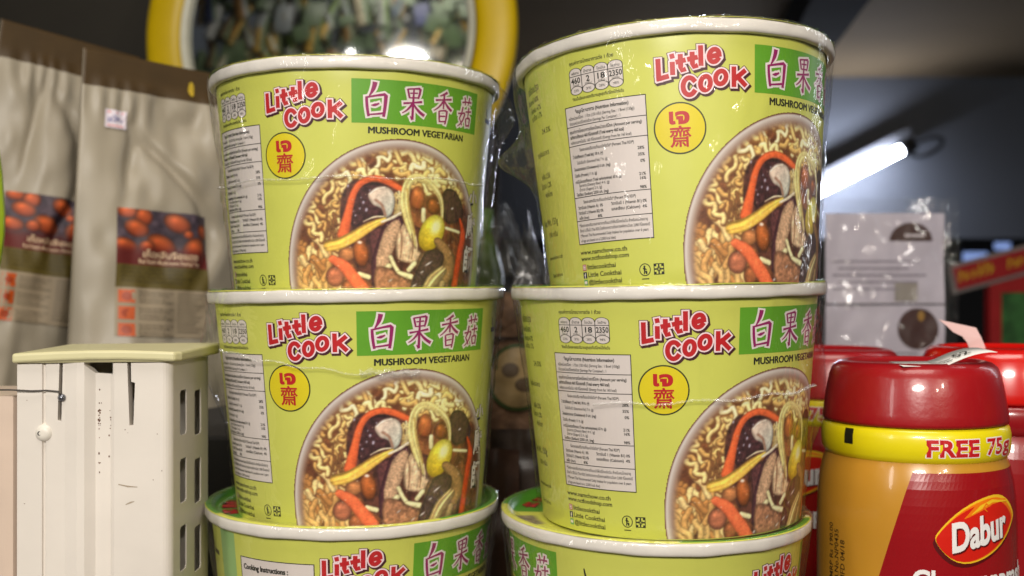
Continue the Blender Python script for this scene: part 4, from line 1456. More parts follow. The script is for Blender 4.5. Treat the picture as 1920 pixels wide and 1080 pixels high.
def cut(o, cutters):
    for c in cutters:
        md = o.modifiers.new('cut', 'BOOLEAN')
        md.operation = 'DIFFERENCE'
        md.solver = 'EXACT'
        md.object = c
    C.view_layer.update()
    dg = C.evaluated_depsgraph_get()
    me = bpy.data.meshes.new_from_object(o.evaluated_get(dg))
    o.modifiers.clear()
    old = o.data
    o.data = me
    for c in cutters:
        bpy.data.objects.remove(c)
    return o


def cutter(pts_xz, y0, y1):
    bm = bmesh.new()
    a = [bm.verts.new((x, y0, z)) for x, z in pts_xz]
    b_ = [bm.verts.new((x, y1, z)) for x, z in pts_xz]
    n = len(a)
    bm.faces.new(a)
    bm.faces.new(list(reversed(b_)))
    for i in range(n):
        j = (i + 1) % n
        bm.faces.new((a[j], a[i], b_[i], b_[j]))
    bmesh.ops.recalc_face_normals(bm, faces=bm.faces[:])
    me = bpy.data.meshes.new('c')
    bm.to_mesh(me)
    bm.free()
    o = bpy.data.objects.new('c', me)
    COL.objects.link(o)
    return o


CD = 0.470
CS = CD / FPX
zsh = Z0 - 0.2078
ct = thing('cream_casing', 'aged cream plastic casing with yellowed cap and six side slots, in front of the pouches', 'casing', (at(320, 0, CD).x, CD, zsh), (0, 0, 0))
# local frame: x to the right from the front right corner (negative inside), y back, z up from shelf


def cx_(px):
    return (px - 320) * CS


def cz_(py):
    return at(0, py, CD).z - zsh


ztop = cz_(674)
dep = 0.058
# plan outline of the body with the vertical steps of its front face (left to right)
fr_ = [(32, 0.0), (79, 0.0), (80, 0.0012), (84, 0.0012), (86, 0.0002), (122, 0.0), (146, -0.0012), (160, -0.0012), (176, 0.0022), (206, 0.0024), (208, 0.0006), (214, 0.0), (232, 0.0)]
outl = [(cx_(px), y) for px, y in fr_]
cr = 0.0045
for k in range(7):
    a = k / 6 * PI / 2
    outl.append((-cr + cr * math.sin(a), cr - cr * math.cos(a)))
outl += [(0.0, dep), (cx_(32), dep)]
bodyc = solid_prism('case_body', outl, 0.0, ztop, [CREAM], ct)
cuts = []
cuts.append(cutter([(cx_(108), cz_(788)), (cx_(115), cz_(790)), (cx_(118), cz_(664)), (cx_(112), cz_(664))], -0.01, 0.012))
cuts.append(cutter([(cx_(243), cz_(798)), (cx_(250), cz_(798)), (cx_(253), cz_(718)), (cx_(246), cz_(716)), (cx_(245), cz_(664)), (cx_(238), cz_(664))], -0.01, 0.012))
cuts.append(cutter([(cx_(160), cz_(684)), (cx_(176), cz_(700)), (cx_(211), cz_(702)), (cx_(211), cz_(660)), (cx_(160), cz_(660))], -0.01, 0.008))
# slots through the right side: two columns of three
def side_y(px, x0=0.0):
    # depth at which the side plane x = corner is seen in photograph column px
    X = at(320, 0, CD).x
    return X * FPX / (px - 960) - CD
for (pa, pb) in ((338, 350), (365, 377)):
    ya, yb = side_y(pa), side_y(pb)
    Dm = CD + (ya + yb) / 2
    for (qa, qb) in ((731, 814), (859, 941), (985, 1068), (1110, 1190)):
        za, zb_ = at(0, qb, Dm).z - zsh, at(0, qa, Dm).z - zsh
        bmc = bmesh.new()
        box_bm(bmc, -0.012, ya, za, 0.01, yb, zb_)
        bmesh.ops.bevel(bmc, geom=[e for e in bmc.edges if abs(e.verts[0].co.x - e.verts[1].co.x) > 0.01], offset=0.0008, segments=2, affect='EDGES')
        mec = bpy.data.meshes.new('c')
        bmc.to_mesh(mec)
        bmc.free()
        oc = bpy.data.objects.new('c', mec)
        COL.objects.link(oc)
        oc.location = ct.location
        cuts.append(oc)
for c in cuts[:3]:
    c.location = ct.location
C.view_layer.update()
bmc = bmesh.new()
box_bm(bmc, cx_(32) + 0.003, 0.0055, 0.002, -0.0007, dep - 0.002, ztop - 0.002)
mec = bpy.data.meshes.new('c')
bmc.to_mesh(mec)
bmc.free()
oc = bpy.data.objects.new('c', mec)
COL.objects.link(oc)
oc.location = ct.location
cuts.append(oc)
C.view_layer.update()
cut(bodyc, cuts)
bv = bodyc.modifiers.new('soft_edges', 'BEVEL')
bv.width = 0.0004
bv.segments = 2
bv.limit_method = 'ANGLE'
# cap with rounded overhanging front
bm = bmesh.new()
vs = []
cap_px = [26, 60, 110, 170, 230, 290, 330]
nf = len(cap_px)
CAPO = []
for k, px in enumerate(cap_px):
    CAPO.append((cx_(px), -0.0035 + 0.001 * abs(k - 3) / 3))
CAPO += [(cx_(330) + 0.002, 0.002), (0.0052, dep + 0.002), (cx_(26), dep + 0.002)]
capo = solid_prism('cap', CAPO, ztop, ztop + 0.0042, [CAPM], ct)
me = capo.data
for v in me.vertices:
    u = (v.co.x - cx_(26)) / (cx_(330) - cx_(26))
    v.co.z += 0.0016 * math.sin(u * 2.6) - 0.0016 + (0.0012 if v.co.z > ztop + 0.002 and v.co.y > 0.01 else 0)
    if v.co.z < ztop + 0.0005:
        v.co.z = min(v.co.z, ztop - 0.0002) if False else v.co.z
bv = capo.modifiers.new('soft_edges', 'BEVEL')
bv.width = 0.0012
bv.segments = 3
bv.limit_method = 'ANGLE'
# screw boss; a raised dark disc stands in for the shade of its hole
pb = [(0.0056, -0.0012), (0.0050, 0.0006), (0.0038, 0.0022), (0.0024, 0.0028), (0.0012, 0.0029), (0.0, 0.0029)]
bs = lathe('screw_boss', pb, [mat('white_boss_plastic', (222, 216, 206), 0.4)], ct, n=32)
bs.rotation_euler = (R_(90), 0, 0)
bs.scale = (0.8, 0.8, 0.9)
bs.location = (cx_(82), 0.0012, cz_(812))
hl = lathe('hole_shade_disc', [(0.0013, 0.0026), (0.0013, 0.0032), (0.0010, 0.0033), (0.0, 0.0031)], [DARKH], bs, n=16)
hl.location = (-0.0014, 0, -0.0004)
# wire bent across the top left and its bead, rust specks and scratches
cu_pts = [at(-30, 731, CD - 0.003), at(20, 731, CD - 0.002), at(60, 733, CD - 0.0015), at(88, 732, CD - 0.001), at(110, 734, CD - 0.0015), at(117, 744, CD - 0.001)]


def tube_path(name, pts, r, m, parent=None, n=8):
    v, f = [], []
    for i, p in enumerate(pts):
        d = (pts[min(i + 1, len(pts) - 1)] - pts[max(i - 1, 0)]).normalized()
        a = d.cross(Vector((0, 0, 1)))
        if a.length < 1e-4:
            a = d.cross(Vector((1, 0, 0)))
        a.normalize()
        b_ = d.cross(a)
        for k in range(n):
            w_ = 2 * PI * k / n
            v.append(p + (a * math.cos(w_) + b_ * math.sin(w_)) * r)
    for i in range(len(pts) - 1):
        for k in range(n):
            f.append((i * n + k, i * n + (k + 1) % n, (i + 1) * n + (k + 1) % n, (i + 1) * n + k))
    f.append(tuple(range(n - 1, -1, -1)))
    f.append(tuple(range((len(pts) - 1) * n, len(pts) * n)))
    return link(name, mesh(name, v, f), [m], parent)


wi = tube_path('wire', [p - Vector(ct.location) for p in cu_pts], 0.00035, mat('dark_wire', (60, 54, 50), 0.5), ct)
bd = lathe('screw', [(0.0, 0.0), (0.0016, 0.0002), (0.0016, 0.001), (0.0008, 0.0017), (0.0, 0.0019)], [mat('grey_steel', (120, 122, 130), 0.3, metal=0.8)], ct, n=20)
bd.rotation_euler = (R_(90), 0, 0)
bd.location = (cx_(117), 0.0, cz_(745))
rn = random.Random(5)
p = Print()
for k in range(42):
    px = 183 + rn.gauss(0, 1.6) + (20 if k % 6 == 0 else 0)
    py = rn.choice([rn.uniform(730, 890), rn.uniform(770, 800)])
    s = rn.uniform(0.12, 0.34)
    p.ellipse(cx_(px) * 1000, cz_(py) * 1000, s, s * rn.uniform(0.8, 1.8), 0, RUST, rings=1, n=8)
for k in range(14):
    px, py = rn.uniform(40, 310), rn.uniform(700, 1070)
    if 140 < px < 215 or 70 < px < 125:
        continue
    p.ellipse(cx_(px) * 1000, cz_(py) * 1000, rn.uniform(0.1, 0.35), rn.uniform(0.1, 0.25), 0, RUST, rings=1, n=8)
for pts in ([(222, 908), (240, 912), (258, 913)], [(236, 946), (245, 942), (252, 940)]):
    p.stroke([(cx_(a) * 1000, cz_(b_) * 1000) for a, b_ in pts], [0.4, 0.7, 0.3], 0, mat('grey_scuff', (160, 146, 128), 0.6))


def case_map(s, z, o):
    xs = np.array([q[0] for q in outl[:len(fr_)]])
    ys = np.array([q[1] for q in outl[:len(fr_)]])
    return np.stack([s / 1000, np.interp(s / 1000, xs, ys) - o, z / 1000], 1)


p.build('stains', case_map, ct, cut=None)
# a second, lower cream casing half at the photo edge
c2 = thing('cream_casing', 'lower cream plastic casing at the left photo edge, beside the slotted casing', 'casing', (at(28, 0, CD).x - 0.0305, CD + 0.004, zsh))
solid_prism('case_body', [(-0.05, 0.0), (0.024, 0.0), (0.0275, 0.001), (0.0290, 0.004), (0.0290, 0.05), (-0.05, 0.05)], 0.0, cz_(744), [mat('pinkish_cream_plastic', (206, 186, 170), 0.42, var=0.06)], c2)

# ------------------------------------------------------------------ jars
JRED = mat('red_lid_plastic', (152, 16, 24), 0.30, 0.5, 0.08, 20, coat=0.25, bump=0.06, bscale=260)
JRED2 = mat('bright_red_lid_plastic', (206, 18, 12), 0.20, 0.5, 0.05, 20, coat=0.5)
JGOLD = mat('gold_jar_label', (192, 138, 44), 0.28, 0.5, 0.06, 14, coat=0.4)
JDARK = mat('crimson_jar_label', (146, 14, 22), 0.26, 0.5, 0.05, 14, coat=0.4)
JYEL = mat('yellow_sleeve', (228, 212, 18), 0.3, 0.5, 0.04, 20, coat=0.3)
JH = 0.1765


def jar_r(z):
    zs = np.array([0, .004, .010, .030, .070, .100, .112, .120, .1265, .131, .134]) / 1.0
    rs_ = np.array([.0440, .0462, .0470, .0472, .0472, .0470, .0464, .0455, .0440, .0424, .0410])
    return np.interp(z, zs, rs_)


JMM = 0.047 * PI / 180 * 1000


def jar_map(s, z, o):
    a = np.radians(s / JMM)
    r = jar_r(z / 1000) + o
    return np.stack([r * np.sin(a), -r * np.cos(a), z / 1000], 1)


def make_jar(label):
    t = thing('plastic_jar', label, 'jar', group='red lidded jars')
    zb_ = np.concatenate([[0.0, 0.002], np.linspace(.004, .134, 40)])
    prof = [(0.0, 0.001), (0.040, 0.0)] + [(float(jar_r(z)), float(z)) for z in zb_[1:]]
    body = lathe('jar_body', prof, [JGOLD], t, n=128)
    sl = [(0.0412, .1305), (0.0428, .1310), (0.0441, .1335), (0.0446, .1375), (0.0445, .1415), (0.0438, .1445), (0.0425, .1460), (0.040, .1465)]
    band = lathe('sleeve_band', sl, [JYEL], t, n=128)
    lid = [(0.0405, .1467), (0.0436, .1464), (0.0438, .1480), (0.0433, .1520), (0.0421, .1600), (0.0404, .1680), (0.0388, .1718), (0.0362, .1738), (0.0330, .1746), (0.0318, .1742), (0.0310, .1730), (0.0, .1726)]
    lathe('lid', lid, [JRED], t, n=128)
    # red field with a curved left edge
    p = Print()
    n = 36
    zs = np.linspace(2, 127, n)
    left = np.interp(zs, [2, 40, 74, 100, 118, 127], [-36, -29, -22, -12, -5, -1.0]) * JMM
    right = np.full(n, 150 * JMM)
    v, f = [], []
    m = 60
    for j in range(n):
        for i in range(m + 1):
            v.append((left[j] + (right[j] - left[j]) * i / m, zs[j]))
    for j in range(n - 1):
        for i in range(m):
            f.append((j * (m + 1) + i, j * (m + 1) + i + 1, (j + 1) * (m + 1) + i + 1, (j + 1) * (m + 1) + i))
    p.add(v, f, 0, JDARK)
    p.build('red_field', jar_map, body, cut=None)
    # leaf shaped emblem with lettering
    p = Print()
    ya = mat('flame_yellow', (236, 190, 40), 0.3)
    yo = mat('flame_orange', (232, 120, 20), 0.3)
    rd = mat('emblem_red', (206, 32, 20), 0.3)
    dk = mat('emblem_shadow', (84, 8, 12), 0.35)
    wt = mat('silver_white_lettering', (232, 230, 230), 0.3)
    def leaf(cx, cz, w_, h_, sk):
        pts = []
        for k in range(40):
            a = 2 * PI * k / 40
            c, s_ = math.cos(a), math.sin(a)
            x = c
            y = s_ * (1 - 0.35 * c if s_ < 0 else 1 + 0.15 * c) * (1 - 0.45 * abs(c) ** 4)
            pts.append((cx + x * w_, cz + y * h_ + sk * x * w_))
        return pts
    cx, cz = 38 * JMM, 103.0
    def fan(pts, layer, m):
        c = np.mean(pts, 0)
        v = []
        n_ = len(pts)
        R5 = 8
        for k in range(R5 + 1):
            s_ = max(k / R5, 0.001)
            v += [tuple(c + (np.array(q) - c) * s_) for q in pts]
        f_ = [(k * n_ + i, k * n_ + (i + 1) % n_, (k + 1) * n_ + (i + 1) % n_, (k + 1) * n_ + i) for k in range(R5) for i in range(n_)]
        p.add(v, f_, layer, m)
    fan(leaf(cx + .5, cz - 2.0, 27.0, 14.8, 0.16), 1, dk)
    fan(leaf(cx + 1.6, cz + 0.6, 27.0, 15.4, 0.16), 2, ya)
    fan(leaf(cx + 1.2, cz + 0.3, 25.6, 14.4, 0.16), 3, yo)
    fan(leaf(cx, cz - 0.4, 25.0, 13.6, 0.16), 4, rd)
    p.stroke([(cx - 10, cz + 6), (cx - 2, cz + 11), (cx + 8, cz + 14), (cx + 20, cz + 14)], [0.4, 4.2, 3.0, 0.6], 5, yo)
    p.stroke([(cx - 6, cz + 8), (cx + 0, cz + 11.5), (cx + 8, cz + 14.2), (cx + 22, cz + 13)], [0.3, 2.0, 1.6, 0.5], 6, ya)
    p.stroke([(cx + 4, cz + 9), (cx + 1.5, cz + 11), (cx + 3.5, cz + 13), (cx + 6, cz + 11.5)], [0.5, 1.2, 1.2, 0.3], 6.5, yo)
    p.fit('Dabur', (cx - 16.5, cz - 7.6, cx + 17.5, cz + 6.6), 7, dk, off=0.05, slant=0.20, dx=0.6, dz=-0.7)
    p.fit('Dabur', (cx - 16.5, cz - 7.6, cx + 17.5, cz + 6.6), 8, wt, off=0.035, slant=0.20)
    p.v = [np.column_stack([cx + (a[:, 0] - cx) * 0.88, cz - 0.5 + (a[:, 1] - cz) * 0.85, a[:, 2]]) for a in p.v]
    p.build('emblem', jar_map, body)
    p = Print()
    p.text('Chyawanprash', -1 * JMM, 76.0, 13.0, 7, wt, off=0.03, width=62 * JMM * 1.3, slant=0.0, res=4)
    p.build('lettering', jar_map, body)
    p = Print()
    ink = mat('black_batch_ink', (54, 38, 18), 0.5)
    for i, tx in enumerate(['MRP Rs 190.00', 'B.No.NP0435', 'MFD 04/18']):
        v, f = glyph(tx, 0.01, 2)
        sc = 4.2
        q = np.column_stack([-62 * JMM + i * 4.2 - v[:, 1] * sc + 8, 74 + v[:, 0] * sc])
        p.add(q, f, 1, ink)
    p.build('batch_print', jar_map, body, cut=None)
    p = Print()
    bmap = lambda s, z, o: np.stack([(np.interp(z, [131, 133.5, 137.5, 141.5, 144.5, 146], [42.8, 44.1, 44.6, 44.5, 43.8, 42.5]) / 1000 + o) * np.sin(np.radians(s / 0.777)),
                                     -(np.interp(z, [131, 133.5, 137.5, 141.5, 144.5, 146], [42.8, 44.1, 44.6, 44.5, 43.8, 42.5]) / 1000 + o) * np.cos(np.radians(s / 0.777)), z / 1000], 1)
    p.rect(-45 * .777, 137.5, -38 * .777, 144.6, 0, mat('black_mark', (24, 26, 18), 0.4), step=0.6)
    p.build('black_mark', bmap, band, cut=None)
    p = Print()
    p.fit('FREE', (7.5 * .777, 134.4, 39 * .777, 141.4), 1, WHITE, off=0.075)
    p.fit('FREE', (7.5 * .777, 134.4, 39 * .777, 141.4), 2, RED, off=0.035)
    p.build('band_lettering', bmap, band)
    p = Print()
    p.fit('75', (46 * .777, 134.6, 60 * .777, 141.6), 1, WHITE, off=0.07)
    p.fit('75', (46 * .777, 134.6, 60 * .777, 141.6), 2, RED, off=0.025)
    p.fit('g', (62 * .777, 133.2, 71 * .777, 139.6), 1, WHITE, off=0.07)
    p.fit('g', (62 * .777, 133.2, 71 * .777, 139.6), 2, RED, off=0.025)
    p.build('weight_lettering', bmap, band)
    return t


jd = 0.522
jz = Z0 - 0.2078
j1 = make_jar('front jar with gold and crimson label and yellow band reading FREE')
j1.location = (at(1716, 0, jd).x, jd, jz)
j1.rotation_euler = (0, R_(-0.3), R_(-20))
j1.scale = (0.957, 0.957, 1.0)
j2 = copy_tree(j1)
j2['label'] = 'jar behind the front jar at the right photo edge, torn pink tag on its lid'
j2.location = (at(1880, 0, 0.60).x, 0.60, jz)
j2.scale = (1.03, 1.03, 1.015)
j2.rotation_euler = (0, 0, R_(-150))
j3 = copy_tree(j1)
j3['label'] = 'jar half hidden between the right cup stack and the front jar'
j3.location = (at(1556, 0, 0.665).x, 0.665, jz)
j3.scale = (0.98, 0.98, 0.99)
j3.rotation_euler = (0, 0, R_(-78))
for j in (j2, j3):
    for ch in j.children:
        if ch.name.startswith('lid') and j is j2:
            ch.data = ch.data.copy()
            ch.data.materials[0] = JRED2
        if ch.name.startswith('jar_body'):
            ch.data = ch.data.copy()
            ch.data.materials[0] = JDARK
        if ch.name.startswith('sleeve_band') and j is j2:
            ch.data = ch.data.copy()
            ch.data.materials[0] = JDARK
            for g in list(ch.children):
                bpy.data.objects.remove(g)

# curled price sticker on the front lid
top = j1.location + Vector((0, 0, 0.1730))
v, f = [], []
for i in range(13):
    u = i / 12
    x = -0.022 + 0.044 * u
    z = 0.0006 + 0.0062 * math.sin(max(0, (u - 0.45)) / 0.55 * PI * 0.55) * (1 if u > 0.45 else 0)
    for k, y in enumerate((-0.034 + 0.004 * u, -0.016 + 0.006 * u)):
        v += [(x, y, z + 0.001 * k), (x, y, z + 0.001 * k + 0.0002)]
for i in range(12):
    a = 4 * i
    f += [(a, a + 4, a + 6, a + 2), (a + 1, a + 3, a + 7, a + 5), (a, a + 1, a + 5, a + 4), (a + 2, a + 6, a + 7, a + 3)]
st = tag(link('price_sticker', mesh('price_sticker', v, f), [mat('white_sticker_paper', (222, 220, 216), 0.5)]), 'curling white price sticker on the lid of the front jar', 'sticker')
st.location = top + Vector((0.004, 0, 0))
p = Print()
p.text('52', 4, -28, 9, 0, BLACK, off=0.01, width=7)
p.rect(-8, -30, 2, -29, 0, BLACK)
p.rect(-8, -27, 2, -26, 0, BLACK)
p.build('sticker_number', lambda s, z, o: np.stack([s / 1000, z / 1000, 0.0008 + np.interp((s + 22) / 44, np.linspace(0, 1, 13), [v[4 * i][2] for i in range(13)]) + o + (z + 34) / 18 * 0.001], 1), st, cut=None)
# torn pink tag sticking up from the rear lid
out = [(1769, 577), (1795, 583), (1835, 592), (1842, 612), (1849, 632), (1818, 632), (1814, 620), (1806, 608), (1790, 600), (1780, 588)]
Dt = 0.575
zl = j2.location.z + 0.1746 * 1.015
bm = bmesh.new()
base = at(1834, 632, Dt)
fv = []
for dy in (0.0, 0.0005):
    ring = []
    for (px, py) in out:
        q = at(px, py, Dt)
        ring.append(bm.verts.new((q.x - base.x, dy + 0.006 * ((632 - py) / 55) ** 2, q.z - base.z)))
    fv.append(ring)
bm.faces.new(fv[0])
bm.faces.new(list(reversed(fv[1])))
for i in range(len(out)):
    k = (i + 1) % len(out)
    bm.faces.new((fv[0][k], fv[0][i], fv[1][i], fv[1][k]))
me = bpy.data.meshes.new('paper_tag')
bm.to_mesh(me)
bm.free()
tg = tag(link('paper_tag', me, [mat('pale_pink_paper', (224, 186, 184), 0.6)], None, False), 'torn pale pink paper tag standing on the rear red lid', 'tag')
tg.location = (base.x, Dt, zl - 0.0005)

# ------------------------------------------------------------------ sachet bag, red display, things between the stacks
LILAC = mat('lilac_sachet_paper', (184, 176, 188), 0.45, 0.5, 0.05, 12)
BROWNL = mat('brown_logo_print', (58, 26, 22), 0.45)
SD = 0.95
sb_ = at(1660, 0, SD)
zt_ = at(0, 372, SD).z - jz
t = thing('sachet_bag', 'clear plastic bag of pale lilac sachets with brown round emblems behind the jars', 'bag', (sb_.x, SD, jz))
W2 = 240 / FPX * SD
n = 40
def sheet(name, x0, x1, z0, z1, y0, amp, m, nx=40, nz=50, seed=1, parent=None, thick=0.002):
    X, Z = np.meshgrid(np.linspace(x0, x1, nx), np.linspace(z0, z1, nz))
    Y = y0 + (fbm(X * 40 + 9, Z * 26 + seed, seed, 3) - 0.5) * amp
    a = np.stack([X, Y, Z], -1).reshape(-1, 3)
    b_ = np.stack([X, Y + thick, Z], -1).reshape(-1, 3)
    idx = np.arange(nx * nz).reshape(nz, nx)
    q = np.stack([idx[:-1, :-1], idx[:-1, 1:], idx[1:, 1:], idx[1:, :-1]], -1).reshape(-1, 4)
    f = [tuple(r) for r in q] + [tuple(r[::-1] + nx * nz) for r in q]
    return link(name, mesh(name, np.concatenate([a, b_]), f), [m], parent)
zsa = at(0, 400, SD).z - jz
rowh = 0.080
zz = zsa
k = 0
while zz > 0.02:
    lo = max(0.001, zz - rowh + 0.0015)
    s_ = sheet('sachet', -W2 / 2 + 0.004, W2 / 2 - 0.004, lo, zz, 0.0, 0.006, LILAC, 30, 24, 3 + k, t)
    p = Print()
    cxm = (1712 - 1660) / FPX * SD * 1000
    if k == 0:
        zc = (at(0, 452, SD).z - jz) * 1000
        p.ellipse(cxm - 2, zc, 19, 16, 0, BROWNL, t0=0, t1=PI, n=30)
        p.rect(cxm - 8, zc + 3.5, cxm + 10, zc + 6, 1, mat('grey_sachet_text', (196, 186, 190), 0.5))
    else:
        zc = (at(0, 612, SD).z - jz) * 1000
        if k == 1:
            p.ellipse(cxm + 4, zc - 2, 18, 18, 0, BROWNL)
            p.ellipse(cxm + 7, zc + 9, 3, 4.5, 1, mat('flame_mark', (150, 110, 40), 0.5), rings=2, n=20)
    for j in range(5):
        zr = lo * 1000 + 12 + 6 * j
        if k < 2 and 'zc' in dir() and abs(zr - zc) < 17:
            p.rect(-46, zr, -12, zr + 1.4, 1, mat('grey_sachet_line', (128, 120, 134), 0.5))
        else:
            p.rect(-46 + 5 * (j % 2), zr, 20 + 8 * (j % 3), zr + 1.4, 1, mat('grey_sachet_line', (128, 120, 134), 0.5))
    if k == 0:
        p.rect(8, lo * 1000 + 2, 28, lo * 1000 + 18, 1, mat('olive_grey_patch', (140, 132, 124), 0.5))
    p.build('sachet_print', lambda s, z, o, k=k: np.stack([s / 1000, (fbm(s / 1000 * 40 + 9, z / 1000 * 26 + 3 + k, 3 + k, 3) - 0.5) * 0.006 - o - 0.0004, z / 1000], 1), s_, cut=3)
    zz -= rowh
    k += 1
BAGF = film_mat('clear_bag_film', base=0.03, edge=0.4, rough=0.10, bump=1.0, bscale=40, haze=0.015)
sheet('clear_bag', -W2 / 2 - 0.003, W2 / 2 + 0.003, 0.001, zt_, -0.012, 0.016, BAGF, 60, 90, 17, t, 0.02)

RD = 1.75
REDC = mat('red_card', (170, 26, 30), 0.5, var=0.08)
t = thing('display_stand', 'red card display stand with yellow lettering at the right photo edge', 'display stand', (at(1880, 0, RD).x, RD, jz - 0.1))
ox, oz = t.location.x, t.location.z
def pl(px, py):
    q = at(px, py, RD)
    return (q.x - ox, q.z - oz)
def card(name, pts, y, th, m, parent):
    bm = bmesh.new()
    a = [bm.verts.new((x, y, z)) for x, z in pts]
    b_ = [bm.verts.new((x, y + th, z)) for x, z in pts]
    bm.faces.new(a)
    bm.faces.new(list(reversed(b_)))
    for i in range(len(a)):
        k = (i + 1) % len(a)
        bm.faces.new((a[k], a[i], b_[i], b_[k]))
    bmesh.ops.recalc_face_normals(bm, faces=bm.faces[:])
    me = bpy.data.meshes.new(name)
    bm.to_mesh(me)
    bm.free()
    return link(name, me, [m], parent, False)
bw = card('banner_edge', [pl(1780, 498), pl(2010, 436), pl(2010, 492), pl(1788, 552)], 0.0, 0.012, mat('grey_white_card', (150, 140, 138), 0.5), t)
bn = card('banner', [pl(1784, 503), pl(2010, 443), pl(2010, 484), pl(1793, 543)], -0.006, 0.005, REDC, t)
p = Print()
a0 = pl(1792, 533)
yt = mat('yellow_card_lettering', (214, 170, 30), 0.5)
rn = random.Random(9)
x_ = 0
while x_ < 170:
    if 56 < x_ < 78:
        x_ = 78
    hgt = rn.choice([14, 17, 20])
    zz_ = a0[1] * 1000 + 4 + 0.265 * x_
    p.stroke([(a0[0] * 1000 + x_ + 4, zz_), (a0[0] * 1000 + x_ + 5, zz_ + hgt)], 3.2, 0, yt)
    p.stroke([(a0[0] * 1000 + x_ + 4, zz_ + hgt * rn.choice([0.1, 0.5, 0.95])), (a0[0] * 1000 + x_ + 9, zz_ + hgt * 0.6)], 3.0, 0.5, yt)
    x_ += rn.uniform(8, 12)
p.build('banner_lettering', lambda s, z, o: np.stack([s / 1000, -0.0065 - o, z / 1000], 1), bn, cut=None)
card('post', [pl(1858, 528), pl(1880, 522), pl(1880, 800), pl(1858, 800)], 0.004, 0.02, REDC, t)
card('top_panel', [pl(1880, 522), pl(2010, 495), pl(2010, 548), pl(1880, 548)], 0.004, 0.02, REDC, t)
card('picture_panel', [pl(1880, 548), pl(2010, 548), pl(2010, 800), pl(1880, 800)], 0.006, 0.016, mat('leafy_green_picture', (58, 110, 56), 0.5, var=0.7, scale=26), t)
# two far lit panes seen in the dark beyond
for (a, b_, c, d, nm) in ((1807, 473, 1850, 490, 'far off pale blue lit pane left of the red display, lower of two'), (1866, 455, 1893, 468, 'far off pale blue lit pane above the red display, upper of two')):
    lo, hi = at(a, d, 5.6), at(c, b_, 5.6)
    o = box('lit_pane', (-(hi.x - lo.x) / 2, -0.01, -(hi.z - lo.z) / 2), ((hi.x - lo.x) / 2, 0.01, (hi.z - lo.z) / 2), mat('lit_pane_glow', (150, 170, 220), 0.4, emit=(140, 165, 225), estr=0.8))
    o.location = (lo + hi) / 2
    tag(o, nm, 'lit window', 'far lit panes')

# clear bag with a printed ring motif, between the stacks
t = thing('dried_food_bag', 'dim clear bag of brown dried food with a green ring motif between the stacks', 'bag', (at(968, 0, 0.74).x, 0.74, jz))
zt2 = at(0, 548, 0.74).z - jz
bmx = sheet('contents', -0.036, 0.036, 0.002, zt2, 0.0, 0.012, mat('brown_dried_food', (112, 84, 62), 0.7, var=0.55, scale=90, bump=1.0, bscale=110), 40, 60, 5, t, 0.03)
p = Print()
cz2 = (at(0, 708, 0.74).z - jz) * 1000
p.ellipse(1, cz2, 21, 23, 0, mat('dull_green_ring', (58, 74, 34), 0.5))
p.ellipse(1, cz2, 18.5, 20.5, 1, mat('tan_motif_ground', (150, 126, 84), 0.5, var=0.3, scale=60))
p.ellipse(-4, cz2 + 5, 6, 5, 2, mat('dark_mushroom_motif', (84, 66, 44), 0.5), rings=3)
p.ellipse(6, cz2 - 5, 7, 5, 2, mat('dark_mushroom_motif', (84, 66, 44), 0.5), rings=3)
p.rect(-34, cz2 + 25, 34, cz2 + 28, 0, mat('dark_motif_line', (50, 36, 26), 0.5))
p.build('printed_motif', lambda s, z, o: np.stack([s / 1000, (fbm(s / 1000 * 40 + 9, z / 1000 * 26 + 5, 5, 3) - 0.5) * 0.012 - o * 2 - 0.0008, z / 1000], 1), bmx, cut=3)
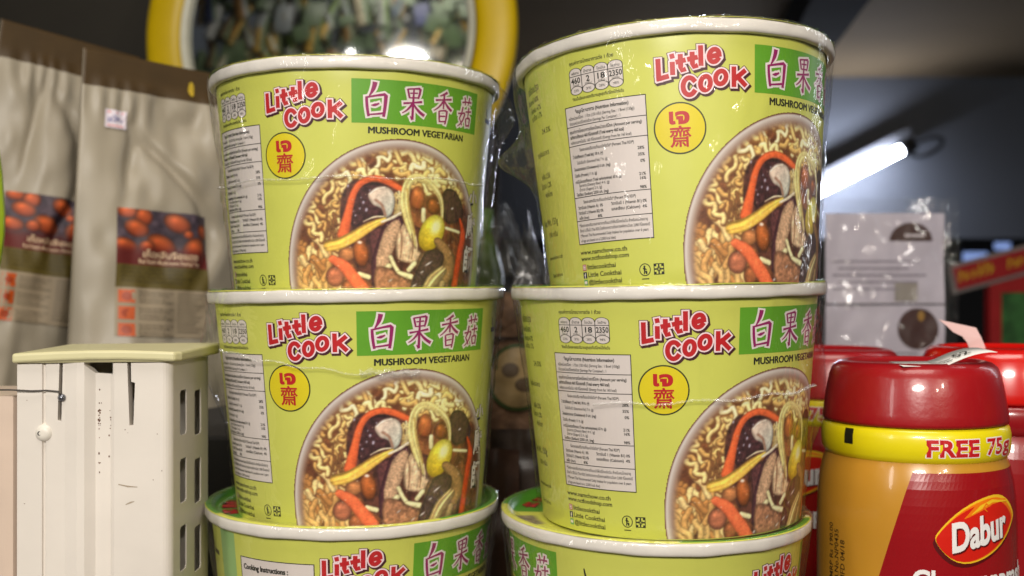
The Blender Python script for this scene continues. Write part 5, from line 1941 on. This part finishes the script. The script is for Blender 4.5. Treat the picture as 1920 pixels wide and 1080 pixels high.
t = tag(sheet('plastic_bag', -0.030, 0.030, 0.0, 0.075, 0.0, 0.03, film_mat('crumpled_clear_plastic', base=0.02, edge=0.16, rough=0.15, bump=1.2, bscale=30, haze=0.03), 40, 44, 23, None, 0.01),
        'crumpled clear plastic bag behind the gap between the two top cups', 'bag')
t.location = (at(935, 0, 0.70).x, 0.70, at(0, 548, 0.70).z)
for vtx in t.data.vertices:
    u = vtx.co.z / 0.075
    vtx.co.x *= (1 - 0.55 * u)
    vtx.co.z *= 0.72 - 0.25 * abs(vtx.co.x) / 0.03 + 0.1 * math.sin(vtx.co.x * 300)
t2 = tag(link('plastic_bag', t.data.copy(), None), 'pointed wisp of clear plastic beside the tilted top right cup', 'bag')
t2.location = (at(1004, 0, 0.66).x, 0.66, at(0, 548, 0.66).z)
for vtx in t2.data.vertices:
    u = max(0, vtx.co.z) / 0.075
    vtx.co.x = vtx.co.x * (0.55 - 0.5 * u) - 0.006 * u
    vtx.co.z *= 0.85
t = thing('green_bottle', 'slim lime green bottle just behind the top left cup', 'bottle', (at(903, 0, 0.86).x, 0.86, jz))
zb2 = at(0, 392, 0.86).z - jz
lathe('bottle_body', [(0, 0), (0.016, 0.001), (0.017, 0.006), (0.017, zb2 - 0.05), (0.012, zb2 - 0.03), (0.008, zb2 - 0.018), (0, zb2 - 0.018)], [mat('lime_bottle', (56, 72, 20), 0.3)], t, n=32)
lathe('bottle_cap', [(0.0085, zb2 - 0.0178), (0.009, zb2 - 0.016), (0.009, zb2), (0.0, zb2)], [mat('dark_green_cap', (60, 84, 30), 0.35)], t, n=24)
# dark packets deep in the gap, below the motif bag
for i, (px, py, D, c, lb) in enumerate([(905, 850, 0.66, (66, 46, 36), 'dark brown packet low in the gap, left one'), (985, 812, 0.68, (54, 42, 34), 'dark brown packet low in the gap, right one')]):
    q = at(px, py, D)
    o = sheet('brown_packet', -0.022, 0.022, 0.001, q.z - jz, 0.0, 0.012, mat('dark_brown_wrapper_%s' % 'ab'[i], c, 0.35, var=0.4, scale=50), 24, 40, 31 + i, None, 0.02)
    o.location = (q.x, D, jz)
    tag(o, lb, 'packet', 'packets in the gap')
